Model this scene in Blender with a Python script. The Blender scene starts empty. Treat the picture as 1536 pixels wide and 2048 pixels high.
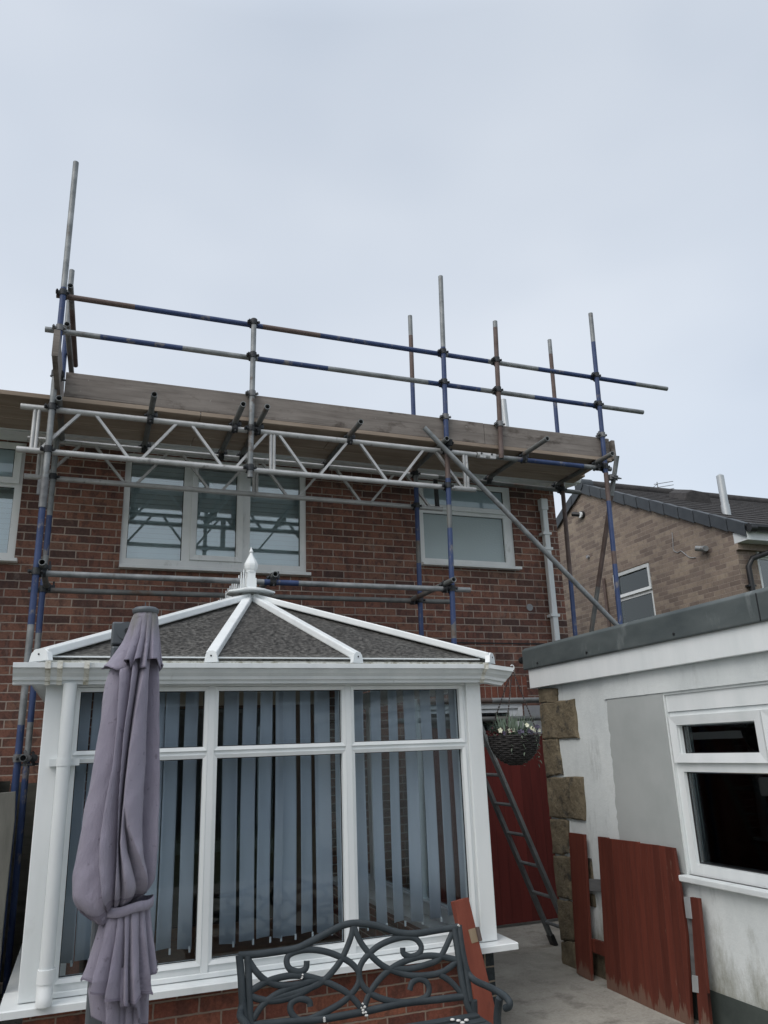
import bpy, bmesh, math, random
from mathutils import Vector, Matrix
random.seed(7)
sc = bpy.context.scene
COL = sc.collection
# ------------------------------------------------------------------ camera
YAW, PITCH, ROLL, FPX = math.radians(20.8106), math.radians(17.1041), math.radians(-2.0693), 1541.25
O = Vector((0, 0, 1.6))
def _axes():
    cy, sy = math.cos(YAW), math.sin(YAW)
    f = Vector((sy*math.cos(PITCH), cy*math.cos(PITCH), math.sin(PITCH)))
    r = Vector((cy, -sy, 0)); u = r.cross(f)
    return (math.cos(ROLL)*r+math.sin(ROLL)*u, -math.sin(ROLL)*r+math.cos(ROLL)*u, f)
CR, CU, CF = _axes()
cam = bpy.data.cameras.new('camera'); camo = bpy.data.objects.new('camera', cam); COL.objects.link(camo)
cam.sensor_fit = 'VERTICAL'; cam.sensor_height = 24; cam.lens = FPX/2048*24
cam.clip_start = 0.05; cam.clip_end = 3000
camo.matrix_world = Matrix(((CR.x, CU.x, -CF.x, O.x), (CR.y, CU.y, -CF.y, O.y), (CR.z, CU.z, -CF.z, O.z), (0, 0, 0, 1)))
sc.camera = camo
# ------------------------------------------------------------------ world: pale overcast sky
SUN_EL, SUN_AZ = math.radians(48), math.radians(238)     # azimuth clockwise from +Y: behind the camera, to the left
w = bpy.data.worlds.new('World'); sc.world = w; w.use_nodes = True
nt = w.node_tree; nt.nodes.clear()
def wn(t, **k):
    n = nt.nodes.new(t)
    for a, b in k.items(): setattr(n, a, b)
    return n
out = wn('ShaderNodeOutputWorld'); bg = wn('ShaderNodeBackground'); bg2 = wn('ShaderNodeBackground'); add = wn('ShaderNodeAddShader')
sky = wn('ShaderNodeTexSky', sky_type='NISHITA', sun_disc=False, sun_elevation=SUN_EL, sun_rotation=SUN_AZ)
sky.air_density = 1.0; sky.dust_density = 4.0; sky.ozone_density = 1.0
bg.inputs[1].default_value = 0.05
nt.links.new(sky.outputs[0], bg.inputs[0])
tc = wn('ShaderNodeTexCoord'); mp = wn('ShaderNodeMapping'); mp.inputs['Scale'].default_value = (1.6, 1.6, 3.2)
nz = wn('ShaderNodeTexNoise'); nz.inputs['Scale'].default_value = 1.1; nz.inputs['Detail'].default_value = 3; nz.inputs['Roughness'].default_value = .45
cr = wn('ShaderNodeValToRGB')
cr.color_ramp.elements[0].position = .3; cr.color_ramp.elements[0].color = (.52, .565, .62, 1)
cr.color_ramp.elements[1].position = .72; cr.color_ramp.elements[1].color = (.69, .72, .75, 1)
nt.links.new(tc.outputs['Generated'], mp.inputs[0]); nt.links.new(mp.outputs[0], nz.inputs['Vector']); nt.links.new(nz.outputs[0], cr.inputs[0])
sx = wn('ShaderNodeSeparateXYZ'); nt.links.new(tc.outputs['Generated'], sx.inputs[0])
# overcast sky: brighter overhead than at the horizon
mr = wn('ShaderNodeMapRange'); mr.inputs[1].default_value = .76; mr.inputs[2].default_value = 1.0; mr.inputs[3].default_value = .915; mr.inputs[4].default_value = 1.7
nt.links.new(sx.outputs[2], mr.inputs[0])
nt.links.new(cr.outputs[0], bg2.inputs[0]); nt.links.new(mr.outputs[0], bg2.inputs[1])
nt.links.new(bg.outputs[0], add.inputs[0]); nt.links.new(bg2.outputs[0], add.inputs[1]); nt.links.new(add.outputs[0], out.inputs[0])
sun = bpy.data.lights.new('sun', 'SUN'); sun.energy = 1.0; sun.angle = math.radians(40); sun.color = (1, .985, .965)
suno = bpy.data.objects.new('sun', sun); COL.objects.link(suno)
sd = Vector((math.sin(SUN_AZ)*math.cos(SUN_EL), math.cos(SUN_AZ)*math.cos(SUN_EL), math.sin(SUN_EL)))
suno.rotation_euler = sd.to_track_quat('Z', 'Y').to_euler()
suno.location = sd*60
sc.view_settings.view_transform = 'Standard'; sc.view_settings.look = 'None'; sc.view_settings.exposure = 0.1; sc.view_settings.gamma = 1
# ------------------------------------------------------------------ helpers: measured pixel -> point on a real plane
def ray(x, y): return CR*((x-768)/FPX)+CU*(-(y-1024)/FPX)+CF
def Yp(x, y, D): r = ray(x, y); return O+r*((D-O.y)/r.y)
def Xp(x, y, D): r = ray(x, y); return O+r*((D-O.x)/r.x)
def Zp(x, y, D): r = ray(x, y); return O+r*((D-O.z)/r.z)
def Pp(x, y, p, n): r = ray(x, y); n = Vector(n); return O+r*((Vector(p)-O).dot(n)/r.dot(n))
V = Vector
class MB:
    def __init__(s): s.v = []; s.f = []; s.m = []; s.sm = []
    def _add(s, vs, fs, mi=0, smooth=False):
        b = len(s.v); s.v += [tuple(v) for v in vs]
        for f in fs: s.f.append(tuple(i+b for i in f)); s.m.append(mi); s.sm.append(smooth)
        return s
    def box(s, a, b, mi=0):
        x0, x1 = sorted((a[0], b[0])); y0, y1 = sorted((a[1], b[1])); z0, z1 = sorted((a[2], b[2]))
        vs = [(x0,y0,z0),(x1,y0,z0),(x1,y1,z0),(x0,y1,z0),(x0,y0,z1),(x1,y0,z1),(x1,y1,z1),(x0,y1,z1)]
        return s._add(vs, [(0,3,2,1),(4,5,6,7),(0,1,5,4),(1,2,6,5),(2,3,7,6),(3,0,4,7)], mi)
    def hexa(s, vs, mi=0):   # 8 corners, same order as box
        return s._add(vs, [(0,3,2,1),(4,5,6,7),(0,1,5,4),(1,2,6,5),(2,3,7,6),(3,0,4,7)], mi)
    def beam(s, p0, p1, w, h, up=(0,0,1), mi=0):
        p0, p1 = V(p0), V(p1); d = (p1-p0).normalized(); up = V(up); r = d.cross(up).normalized(); u = r.cross(d).normalized()
        vs = []
        for p in (p0, p1):
            vs += [p-r*w/2-u*h/2, p+r*w/2-u*h/2, p+r*w/2+u*h/2, p-r*w/2+u*h/2]
        return s._add(vs, [(0,1,2,3),(7,6,5,4),(0,4,5,1),(1,5,6,2),(2,6,7,3),(3,7,4,0)], mi)
    def cyl(s, p0, p1, r, n=14, r1=None, mi=0, caps=True):
        p0, p1 = V(p0), V(p1); r1 = r if r1 is None else r1
        d = (p1-p0).normalized(); a = d.orthogonal().normalized(); b = d.cross(a)
        vs = []
        for p, q in ((p0, r), (p1, r1)):
            for i in range(n):
                t = 2*math.pi*i/n; vs.append(p+(a*math.cos(t)+b*math.sin(t))*q)
        s._add(vs, [(i, (i+1) % n, n+(i+1) % n, n+i) for i in range(n)], mi, True)
        if caps: s._add(vs, [tuple(range(n-1, -1, -1)), tuple(range(n, 2*n))], mi)
        return s
    def pipe(s, p0, p1, r=.0235, bands=(), n=16, inner=.0195):
        """open-ended tube; bands = [(t0,t1,material index)] along its length"""
        p0, p1 = V(p0), V(p1); d = (p1-p0); L = d.length; dn = d.normalized(); a = dn.orthogonal().normalized(); b = dn.cross(a)
        cuts = sorted({0., 1.} | {max(0, min(1, t)) for q in bands for t in q[:2]})
        ring = [[p0+d*t+(a*math.cos(2*math.pi*i/n)+b*math.sin(2*math.pi*i/n))*r for i in range(n)] for t in cuts]
        for k in range(len(cuts)-1):
            m = (cuts[k]+cuts[k+1])/2; mi = 0
            for q in bands:
                if q[0] <= m <= q[1]: mi = q[2]
            s._add(ring[k]+ring[k+1], [(i, (i+1) % n, n+(i+1) % n, n+i) for i in range(n)], mi, True)
        for t, flip in ((0, 1), (1, 0)):
            o_ = [p0+d*t+(a*math.cos(2*math.pi*i/n)+b*math.sin(2*math.pi*i/n))*r for i in range(n)]
            i_ = [p0+d*t+(a*math.cos(2*math.pi*i/n)+b*math.sin(2*math.pi*i/n))*inner for i in range(n)]
            dp = p0+d*t+dn*(.3 if t == 0 else -.3)
            k_ = [dp+(a*math.cos(2*math.pi*i/n)+b*math.sin(2*math.pi*i/n))*inner for i in range(n)]
            s._add(o_+i_, [(i, (i+1) % n, n+(i+1) % n, n+i) if not flip else (n+i, n+(i+1) % n, (i+1) % n, i) for i in range(n)])
            s._add(i_+k_+[dp], [(i, (i+1) % n, n+(i+1) % n, n+i) for i in range(n)]+[(n+i, n+(i+1) % n, 2*n) for i in range(n)])
        return s
    def sweep(s, pts, r, n=8, flat=1.0, nrm=None, closed=False, mi=0, sub=4):
        P = [V(p) for p in pts]
        if sub > 1 and len(P) > 2:
            Q = []
            for i in range(len(P)-1):
                a, b, c, d = P[max(i-1, 0)], P[i], P[i+1], P[min(i+2, len(P)-1)]
                for k in range(sub):
                    t = k/sub
                    Q.append(.5*((2*b)+(c-a)*t+(2*a-5*b+4*c-d)*t*t+(3*b-a-3*c+d)*t**3))
            P = Q+[P[-1]]
        vs = []; N = len(P); up = None
        for i, p in enumerate(P):
            d = (P[min(i+1, N-1)]-P[max(i-1, 0)]).normalized()
            if nrm is not None: a = d.cross(V(nrm)).normalized(); b = V(nrm).normalized()
            else:
                if up is None: up = d.orthogonal()
                a = (up-d*up.dot(d)).normalized(); up = a; b = d.cross(a)
            for k in range(n):
                t = 2*math.pi*k/n; vs.append(p+a*math.cos(t)*r+b*math.sin(t)*r*flat)
        fs = [(i*n+k, i*n+(k+1) % n, (i+1)*n+(k+1) % n, (i+1)*n+k) for i in range(N-1) for k in range(n)]
        s._add(vs, fs, mi, True)
        s._add(vs, [tuple(range(n-1, -1, -1)), tuple(range((N-1)*n, N*n))], mi)
        return s
    def lathe(s, c, prof, n=20, mi=0, smooth=True, square=False, rot=0):
        c = V(c); vs = []
        for r, z in prof:
            for i in range(n):
                t = 2*math.pi*i/n+rot; vs.append(c+V((r*math.cos(t), r*math.sin(t), z)))
        m = len(prof)
        fs = [(k*n+i, k*n+(i+1) % n, (k+1)*n+(i+1) % n, (k+1)*n+i) for k in range(m-1) for i in range(n)]
        s._add(vs, fs, mi, smooth); s._add(vs, [tuple(range(n-1, -1, -1)), tuple(range((m-1)*n, m*n))], mi)
        return s
    def prism(s, poly, d, mi=0):      # planar polygon extruded by vector d
        poly = [V(p) for p in poly]; d = V(d); n = len(poly)
        return s._add(poly+[p+d for p in poly], [tuple(range(n-1, -1, -1)), tuple(range(n, 2*n))]+[(i, (i+1) % n, n+(i+1) % n, n+i) for i in range(n)], mi)
    def quad(s, *p, mi=0): return s._add(p, [tuple(range(len(p)))], mi)
    def build(s, name, mats, parent=None, bevel=0, label=None, recalc=True):
        me = bpy.data.meshes.new(name); me.from_pydata(s.v, [], s.f)
        for m in (mats if isinstance(mats, (list, tuple)) else [mats]): me.materials.append(m)
        me.polygons.foreach_set('material_index', s.m); me.polygons.foreach_set('use_smooth', s.sm); me.update()
        if recalc:
            bm = bmesh.new(); bm.from_mesh(me); bmesh.ops.recalc_face_normals(bm, faces=bm.faces); bm.to_mesh(me); bm.free()
        o = bpy.data.objects.new(name, me); COL.objects.link(o)
        if parent is not None:
            o.parent = parent; o.matrix_parent_inverse = WORLD[parent.name].inverted()
        WORLD[o.name] = Matrix.Identity(4)
        if bevel:
            b = o.modifiers.new('bevel', 'BEVEL'); b.width = bevel; b.segments = 2; b.limit_method = 'ANGLE'; b.angle_limit = math.radians(40)
        if label: o['label'] = label
        return o
WORLD = {}
def thing(name, label, cat, loc, group=None):
    o = bpy.data.objects.new(name, None); COL.objects.link(o); o.location = loc; o.empty_display_size = .2
    o['label'] = label; o['category'] = cat
    if group: o['group'] = group
    WORLD[o.name] = Matrix.Translation(loc)
    return o
# ------------------------------------------------------------------ materials
def newmat(name):
    m = bpy.data.materials.new(name); m.use_nodes = True; t = m.node_tree
    return m, t, t.nodes['Principled BSDF']
def N(t, typ, **k):
    n = t.nodes.new(typ)
    for a, b in k.items(): setattr(n, a, b)
    return n
def noise(t, vec, scale, detail=4, rough=.55, stretch=None):
    if stretch:
        mp = N(t, 'ShaderNodeMapping'); mp.inputs['Scale'].default_value = stretch; t.links.new(vec, mp.inputs[0]); vec = mp.outputs[0]
    n = N(t, 'ShaderNodeTexNoise'); n.inputs['Scale'].default_value = scale; n.inputs['Detail'].default_value = detail; n.inputs['Roughness'].default_value = rough
    t.links.new(vec, n.inputs['Vector']); return n.outputs[0]
def ramp(t, fac, stops):
    r = N(t, 'ShaderNodeValToRGB'); e = r.color_ramp.elements
    while len(e) < len(stops): e.new(.5)
    for i, (p, c) in enumerate(stops): e[i].position = p; e[i].color = (*c, 1) if len(c) == 3 else c
    t.links.new(fac, r.inputs[0]); return r.outputs[0]
def mixc(t, fac, a, b, mode='MIX'):
    m = N(t, 'ShaderNodeMix', data_type='RGBA', blend_type=mode)
    for s, v in ((m.inputs[0], fac), (m.inputs[6], a), (m.inputs[7], b)):
        if isinstance(v, bpy.types.NodeSocket): t.links.new(v, s)
        elif isinstance(v, (int, float)): s.default_value = v
        else: s.default_value = (*v, 1)
    return m.outputs[2]
def bump(t, bs, h, strength=.3, dist=.01):
    b = N(t, 'ShaderNodeBump'); b.inputs['Strength'].default_value = strength; b.inputs['Distance'].default_value = dist
    t.links.new(h, b.inputs['Height']); t.links.new(b.outputs[0], bs.inputs['Normal'])
def ocoord(t): return N(t, 'ShaderNodeTexCoord').outputs['Object']
def surf(name, stops, scale=6, rough=.6, detail=5, stretch=None, metal=0, bmp=.15, bscale=None, bdist=.004, spec=.4, stain=None, grain=False):
    """noise-mottled surface; stops = colour ramp; stain=(colour, scale, lo, hi, stretch)"""
    m, t, b = newmat(name); c = ocoord(t)
    n = noise(t, c, scale, detail, .6, stretch)
    col = ramp(t, n, stops)
    if stain:
        sn = noise(t, c, stain[1], 5, .65, stain[4])
        msk = ramp(t, sn, [(stain[2], (0, 0, 0)), (stain[3], (1, 1, 1))])
        col = mixc(t, msk, col, stain[0])
    if grain:
        mpk = N(t, 'ShaderNodeMapping'); mpk.inputs['Scale'].default_value = (1.9, .01, 4.2); t.links.new(c, mpk.inputs[0])
        vk = N(t, 'ShaderNodeTexVoronoi'); vk.inputs['Scale'].default_value = 1; t.links.new(mpk.outputs[0], vk.inputs['Vector'])
        col = mixc(t, ramp(t, vk.outputs['Distance'], [(.035, (.85, .85, .85)), (.075, (0, 0, 0))]), col, (.05, .042, .038))
    if grain:   # long dark grain lines and pale mortar splashes
        col = mixc(t, ramp(t, noise(t, c, 3, 6, .7, (.25, 1, 16)), [(.52, (0, 0, 0)), (.66, (.55, .55, .55))]), col, (.07, .06, .054))
        col = mixc(t, ramp(t, noise(t, c, 26, 3, .6), [(.70, (0, 0, 0)), (.76, (.5, .5, .5))]), col, (.42, .40, .38))
    t.links.new(col, b.inputs['Base Color'])
    b.inputs['Roughness'].default_value = rough; b.inputs['Metallic'].default_value = metal; b.inputs['Specular IOR Level'].default_value = spec
    if bmp: bump(t, b, noise(t, c, bscale or scale*6, 4, .6, stretch), bmp, bdist)
    return m
def wallcoord(t):
    """(along wall, height) coordinates that follow the face's own direction"""
    tcn = N(t, 'ShaderNodeTexCoord'); g = N(t, 'ShaderNodeNewGeometry')
    s = N(t, 'ShaderNodeSeparateXYZ'); t.links.new(tcn.outputs['Object'], s.inputs[0])
    q = N(t, 'ShaderNodeSeparateXYZ'); t.links.new(g.outputs['True Normal'], q.inputs[0])
    a = N(t, 'ShaderNodeMath', operation='ABSOLUTE'); t.links.new(q.outputs[0], a.inputs[0])
    gt = N(t, 'ShaderNodeMath', operation='GREATER_THAN'); t.links.new(a.outputs[0], gt.inputs[0]); gt.inputs[1].default_value = .6
    m = N(t, 'ShaderNodeMix', data_type='FLOAT'); t.links.new(gt.outputs[0], m.inputs[0]); t.links.new(s.outputs[0], m.inputs[2]); t.links.new(s.outputs[1], m.inputs[3])
    cmb = N(t, 'ShaderNodeCombineXYZ'); t.links.new(m.outputs[0], cmb.inputs[0]); t.links.new(s.outputs[2], cmb.inputs[1])
    return cmb.outputs[0], tcn.outputs['Object']
def brickmat(name, stops, mortar, dark, bw=.225, rh=.075, ms=.0052, shift=(0, 0), vertical=False, soot=.5, dirt=None, streak=False):
    m, t, b = newmat(name)
    uv, oc = wallcoord(t)
    mp = N(t, 'ShaderNodeMapping'); mp.inputs['Location'].default_value = (shift[0], shift[1], 0); t.links.new(uv, mp.inputs[0]); uv = mp.outputs[0]
    # edges of the bricks wander a little
    wob = N(t, 'ShaderNodeTexNoise'); wob.inputs['Scale'].default_value = 30; wob.inputs['Detail'].default_value = 2; t.links.new(oc, wob.inputs['Vector'])
    sub = N(t, 'ShaderNodeVectorMath', operation='SUBTRACT'); t.links.new(wob.outputs['Color'], sub.inputs[0]); sub.inputs[1].default_value = (.5, .5, .5)
    scl = N(t, 'ShaderNodeVectorMath', operation='SCALE'); t.links.new(sub.outputs[0], scl.inputs[0]); scl.inputs['Scale'].default_value = .007
    adv = N(t, 'ShaderNodeVectorMath', operation='ADD'); t.links.new(uv, adv.inputs[0]); t.links.new(scl.outputs[0], adv.inputs[1]); uvw = adv.outputs[0]
    br = N(t, 'ShaderNodeTexBrick'); br.offset = 0 if vertical else .5
    for k, v in (('Scale', 1), ('Mortar Size', ms), ('Mortar Smooth', .25), ('Bias', 0), ('Brick Width', bw), ('Row Height', rh)): br.inputs[k].default_value = v
    br.inputs['Color1'].default_value = (0, 0, 0, 1); br.inputs['Color2'].default_value = (1, 1, 1, 1); br.inputs['Mortar'].default_value = (.5, .5, .5, 1)
    t.links.new(uvw, br.inputs['Vector'])
    col = ramp(t, br.outputs['Color'], stops)
    # kiln banding: dark and pale vertical stripes inside single bricks
    band = noise(t, uvw, 9, 3, .6, (1.6, .9, 1))
    col = mixc(t, ramp(t, band, [(.5, (0, 0, 0)), (.6, (soot, soot, soot))]), col, dark)
    fine = noise(t, oc, 70, 4, .7)
    col = mixc(t, .75, col, ramp(t, fine, [(.25, (.55, .55, .55)), (.75, (1.4, 1.35, 1.3))]), 'MULTIPLY')
    mo = mixc(t, noise(t, oc, 14, 4, .6), [c*.72 for c in mortar], [c*1.25 for c in mortar])
    col = mixc(t, br.outputs['Fac'], col, mo)
    big = noise(t, oc, .9, 4, .6)
    col = mixc(t, 1, col, ramp(t, big, [(.3, (.72, .72, .74)), (.7, (1.15, 1.13, 1.1))]), 'MULTIPLY')
    if dirt:
        dn = noise(t, oc, dirt[1], 5, .7)
        col = mixc(t, ramp(t, dn, [(dirt[2], (0, 0, 0)), (dirt[3], (.8, .8, .8))]), col, dirt[0])
    if streak:   # rain-washed soot and lime runs, in tall soft streaks
        col = mixc(t, ramp(t, noise(t, oc, 2.2, 6, .65, (2.2, 2.2, .28)), [(.53, (0, 0, 0)), (.72, (.5, .5, .5))]), col, (.085, .055, .05))
        col = mixc(t, ramp(t, noise(t, oc, 3.1, 6, .7, (1.2, 1.2, .5)), [(.62, (0, 0, 0)), (.74, (.35, .35, .35))]), col, (.42, .36, .32))
    t.links.new(col, b.inputs['Base Color']); b.inputs['Roughness'].default_value = .88; b.inputs['Specular IOR Level'].default_value = .25
    h = N(t, 'ShaderNodeMath', operation='SUBTRACT'); h.inputs[0].default_value = 1; t.links.new(br.outputs['Fac'], h.inputs[1])
    h2 = N(t, 'ShaderNodeMath', operation='MULTIPLY_ADD'); t.links.new(fine, h2.inputs[0]); h2.inputs[1].default_value = .35; t.links.new(h.outputs[0], h2.inputs[2])
    bump(t, b, h2.outputs[0], .9, .009)
    return m
def glassmat(name, tint=(.8, .86, .86), k=1.6, base=.02, rough=0.0, frost=False):
    m = bpy.data.materials.new(name); m.use_nodes = True; t = m.node_tree; t.nodes.clear()
    o = N(t, 'ShaderNodeOutputMaterial'); mx = N(t, 'ShaderNodeMixShader'); tr = N(t, 'ShaderNodeBsdfTransparent'); gl = N(t, 'ShaderNodeBsdfGlossy')
    tr.inputs[0].default_value = (*tint, 1); gl.inputs['Roughness'].default_value = rough; gl.inputs[0].default_value = (.95, 1, 1, 1)
    fr = N(t, 'ShaderNodeFresnel'); fr.inputs[0].default_value = 1.5
    ma = N(t, 'ShaderNodeMath', operation='MULTIPLY_ADD', use_clamp=True); t.links.new(fr.outputs[0], ma.inputs[0]); ma.inputs[1].default_value = k; ma.inputs[2].default_value = base
    t.links.new(ma.outputs[0], mx.inputs[0]); t.links.new(tr.outputs[0], mx.inputs[1]); t.links.new(gl.outputs[0], mx.inputs[2])
    b = N(t, 'ShaderNodeBump'); c = ocoord(t)
    b.inputs['Strength'].default_value = .9 if frost else .02; b.inputs['Distance'].default_value = .004 if frost else .02
    t.links.new(noise(t, c, 60 if frost else 1.3, 2, .5), b.inputs['Height'])
    t.links.new(b.outputs[0], gl.inputs['Normal'])
    if frost:
        df = N(t, 'ShaderNodeBsdfDiffuse'); df.inputs[0].default_value = (.62, .72, .74, 1); m2 = N(t, 'ShaderNodeMixShader'); m2.inputs[0].default_value = .6
        t.links.new(b.outputs[0], df.inputs['Normal'])
        t.links.new(mx.outputs[0], m2.inputs[1]); t.links.new(df.outputs[0], m2.inputs[2]); t.links.new(m2.outputs[0], o.inputs[0])
    else: t.links.new(mx.outputs[0], o.inputs[0])
    return m
M = {}
M['brick'] = brickmat('red_brick', [(0, (.10, .063, .056)), (.10, (.13, .072, .060)), (.3, (.18, .088, .069)), (.55, (.222, .107, .080)), (.8, (.26, .132, .095)), (1, (.205, .12, .092))],
                      (.38, .32, .275), (.072, .048, .047), ms=.0062, soot=.58, dirt=((.30, .215, .165), 2.3, .6, .78), streak=True)
M['soldier'] = brickmat('soldier_brick', [(0, (.19, .075, .055)), (.5, (.28, .105, .07)), (1, (.23, .09, .065))], (.4, .33, .28), (.09, .05, .045), bw=.075, rh=.30, shift=(.0, .2), vertical=True, soot=.35)
M['plinth_brick'] = brickmat('plinth_brick', [(0, (.13, .052, .042)), (.5, (.22, .082, .058)), (1, (.27, .11, .072))], (.30, .235, .19), (.08, .046, .04), soot=.5, shift=(.05, .02))
M['tan_brick'] = brickmat('tan_brick', [(0, (.17, .14, .122)), (.3, (.215, .178, .152)), (.6, (.265, .222, .182)), (.85, (.315, .27, .22)), (1, (.21, .17, .15))],
                          (.31, .265, .23), (.15, .12, .10), ms=.0058, soot=.28, dirt=((.17, .135, .115), 1.6, .6, .8))
M['grey_brick'] = brickmat('painted_grey_brick', [(0, (.028, .036, .042)), (1, (.04, .05, .056))], (.26, .22, .17), (.025, .03, .036), soot=.2)
M['upvc'] = surf('white_upvc', [(.3, (.70, .74, .745)), (.7, (.80, .83, .835))], 3, .35, stretch=(2, 2, .4), bmp=.03, stain=((.50, .515, .49), 2.5, .62, .9, (1, 1, .8)))
M['upvc_dirty'] = surf('weathered_white_upvc', [(.3, (.60, .64, .65)), (.7, (.70, .735, .74))], 4, .45, stretch=(2, 2, .6), bmp=.04, stain=((.34, .355, .33), 5, .62, .85, (3, 3, .8)))
M['upvc_old'] = surf('old_grey_white_upvc', [(.3, (.72, .75, .75)), (.7, (.81, .835, .83))], 4, .5, bmp=.04, stain=((.42, .43, .41), 5, .62, .85, (2, 2, .8)))
M['cream'] = surf('mossy_cream_trim', [(.35, (.62, .62, .56)), (.65, (.72, .72, .66))], 8, .6, stain=((.30, .28, .20), 22, .48, .66, (1, 1, 1)))
M['gasket'] = surf('black_gasket', [(0, (.01, .01, .012)), (1, (.02, .02, .022))], 20, .6)
M['steel'] = surf('galvanised_tube', [(.25, (.13, .142, .148)), (.5, (.225, .24, .245)), (.75, (.33, .345, .35))], 9, .55, metal=.35, stretch=(1, 1, 1), bmp=.15, bscale=90, stain=((.10, .068, .05), 6, .60, .74, (1, 1, 1)))
M['steel_old'] = surf('weathered_dark_tube', [(.25, (.09, .097, .097)), (.75, (.215, .225, .22))], 8, .65, metal=.25, bmp=.2, bscale=80, stain=((.115, .075, .055), 4, .5, .68, (1, 1, 1)))
M['rust'] = surf('rusty_brown_tube', [(.25, (.085, .058, .05)), (.75, (.16, .125, .115))], 8, .7, metal=.2, bmp=.2, bscale=80)
M['blue'] = surf('blue_painted_tube', [(.3, (.020, .040, .112)), (.7, (.042, .070, .165))], 7, .5, bmp=.12, bscale=70, stain=((.16, .155, .16), 11, .57, .66, (1, 1, .6)))
M['alu'] = surf('dull_aluminium', [(.25, (.36, .365, .36)), (.75, (.56, .565, .56))], 8, .5, metal=.45, bmp=.12, bscale=60, stain=((.16, .155, .15), 18, .6, .75, (1, 1, 1)))
M['coupler'] = surf('dark_coupler_steel', [(.3, (.022, .025, .03)), (.7, (.06, .064, .068))], 20, .6, metal=.4, stain=((.14, .14, .14), 30, .6, .75, (1, 1, 1)))
M['coupler_pale'] = surf('pale_coupler_steel', [(.3, (.10, .105, .11)), (.7, (.2, .205, .21))], 20, .55, metal=.4)
M['board'] = surf('weathered_scaffold_board', [(.2, (.125, .108, .096)), (.5, (.20, .178, .160)), (.8, (.275, .248, .225))], 7, .85, detail=7, stretch=(.35, 1, 2.2), bmp=.3, bscale=40,
                  stain=((.085, .07, .06), 5, .54, .68, (.8, 1, 1.5)), grain=True)
M['board_under'] = surf('brown_deck_board', [(.2, (.18, .14, .11)), (.5, (.285, .23, .18)), (.8, (.37, .31, .25))], 6, .85, detail=7, stretch=(.3, 2.4, 2), bmp=.3, bscale=40)
M['glass'] = glassmat('window_glass', (.92, .96, .97), 2.0, .06)
M['glass_con'] = glassmat('conservatory_glass', (.93, .96, .98), .6, .0)
M['glass_dark'] = glassmat('dark_window_glass', (.80, .89, .93), 1.5, .015)
M['glass_garage'] = glassmat('garage_window_glass', (.95, .975, .985), 1.6, .015)
M['glass_frost'] = glassmat('obscure_glass', (.7, .8, .8), 1.4, .03, .12, True)
M['blind_white'] = surf('pale_blind', [(.4, (.66, .74, .75)), (.6, (.74, .81, .81))], 2, .8, bmp=0)
M['blind_blue'] = surf('blue_grey_fabric', [(.3, (.385, .43, .485)), (.7, (.465, .51, .565))], 3, .9, bmp=.1, bscale=300, stretch=(1, 1, .3))
M['dark'] = surf('dark_interior', [(.3, (.06, .065, .066)), (.7, (.12, .12, .118))], 2, .9, bmp=0)
M['interior'] = surf('room_plaster', [(.3, (.22, .20, .18)), (.7, (.28, .26, .23))], 2, .9, bmp=0)
M['beige'] = surf('beige_plaster', [(.3, (.42, .36, .27)), (.7, (.50, .43, .33))], 2, .9, bmp=0)
M['lining'] = surf('brown_wall_lining', [(.3, (.17, .115, .085)), (.7, (.24, .17, .125))], 2, .9, bmp=0)
M['timber_in'] = surf('brown_timber', [(.3, (.10, .055, .035)), (.7, (.17, .09, .05))], 4, .6, stretch=(3, 3, .4), bmp=.05)
M['roof_tile'] = surf('dark_roof_tile', [(.3, (.028, .027, .028)), (.7, (.058, .054, .053))], 9, .85, bmp=.5, bscale=30, bdist=.02)
M['verge'] = surf('slate_grey_plastic', [(.3, (.030, .037, .045)), (.7, (.05, .058, .066))], 6, .5, bmp=.05)
M['black_plastic'] = surf('black_plastic', [(.3, (.012, .013, .015)), (.7, (.026, .028, .03))], 6, .4, bmp=.05)
M['galv_flue'] = surf('bright_metal_flue', [(.3, (.40, .43, .44)), (.7, (.58, .60, .61))], 6, .4, metal=.5, bmp=.05, stretch=(1, 1, .3))
M['felt'] = surf('grey_roof_trim', [(.25, (.055, .068, .072)), (.5, (.082, .098, .10)), (.75, (.115, .132, .133))], 3, .6, detail=7, stretch=(1, .8, 2), bmp=.15, bscale=30, stain=((.19, .21, .21), 5, .6, .8, (1, 1.6, .5)))
M['stone'] = surf('brown_sandstone', [(.2, (.075, .062, .042)), (.5, (.155, .128, .085)), (.8, (.225, .19, .13))], 7, .95, detail=8, bmp=.8, bscale=16, bdist=.025, stain=((.045, .042, .036), 9, .56, .7, (1, 1, 1)))
M['patch'] = surf('fresh_grey_render', [(.25, (.34, .365, .36)), (.5, (.405, .43, .425)), (.75, (.445, .465, .46))], 1.6, .85, detail=4, bmp=.12, bscale=90)
M['pale_render'] = surf('pale_render', [(.3, (.26, .27, .28)), (.7, (.34, .35, .36))], 5, .9, bmp=.3, bscale=80)
M['plinth'] = surf('dark_plinth_paint', [(.3, (.035, .045, .042)), (.7, (.07, .085, .078))], 4, .8, bmp=.4, bscale=30)
M['canopy_roof'] = surf('grimy_roof_sheet', [(.37, (.012, .012, .012)), (.5, (.060, .058, .055)), (.63, (.175, .170, .158))], 56, .75, detail=3, bmp=.25, bscale=60, stretch=(.7, 1.2, 1.2), stain=((.10, .098, .092), 1.6, .58, .8, (1, 1, 1)))
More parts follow.
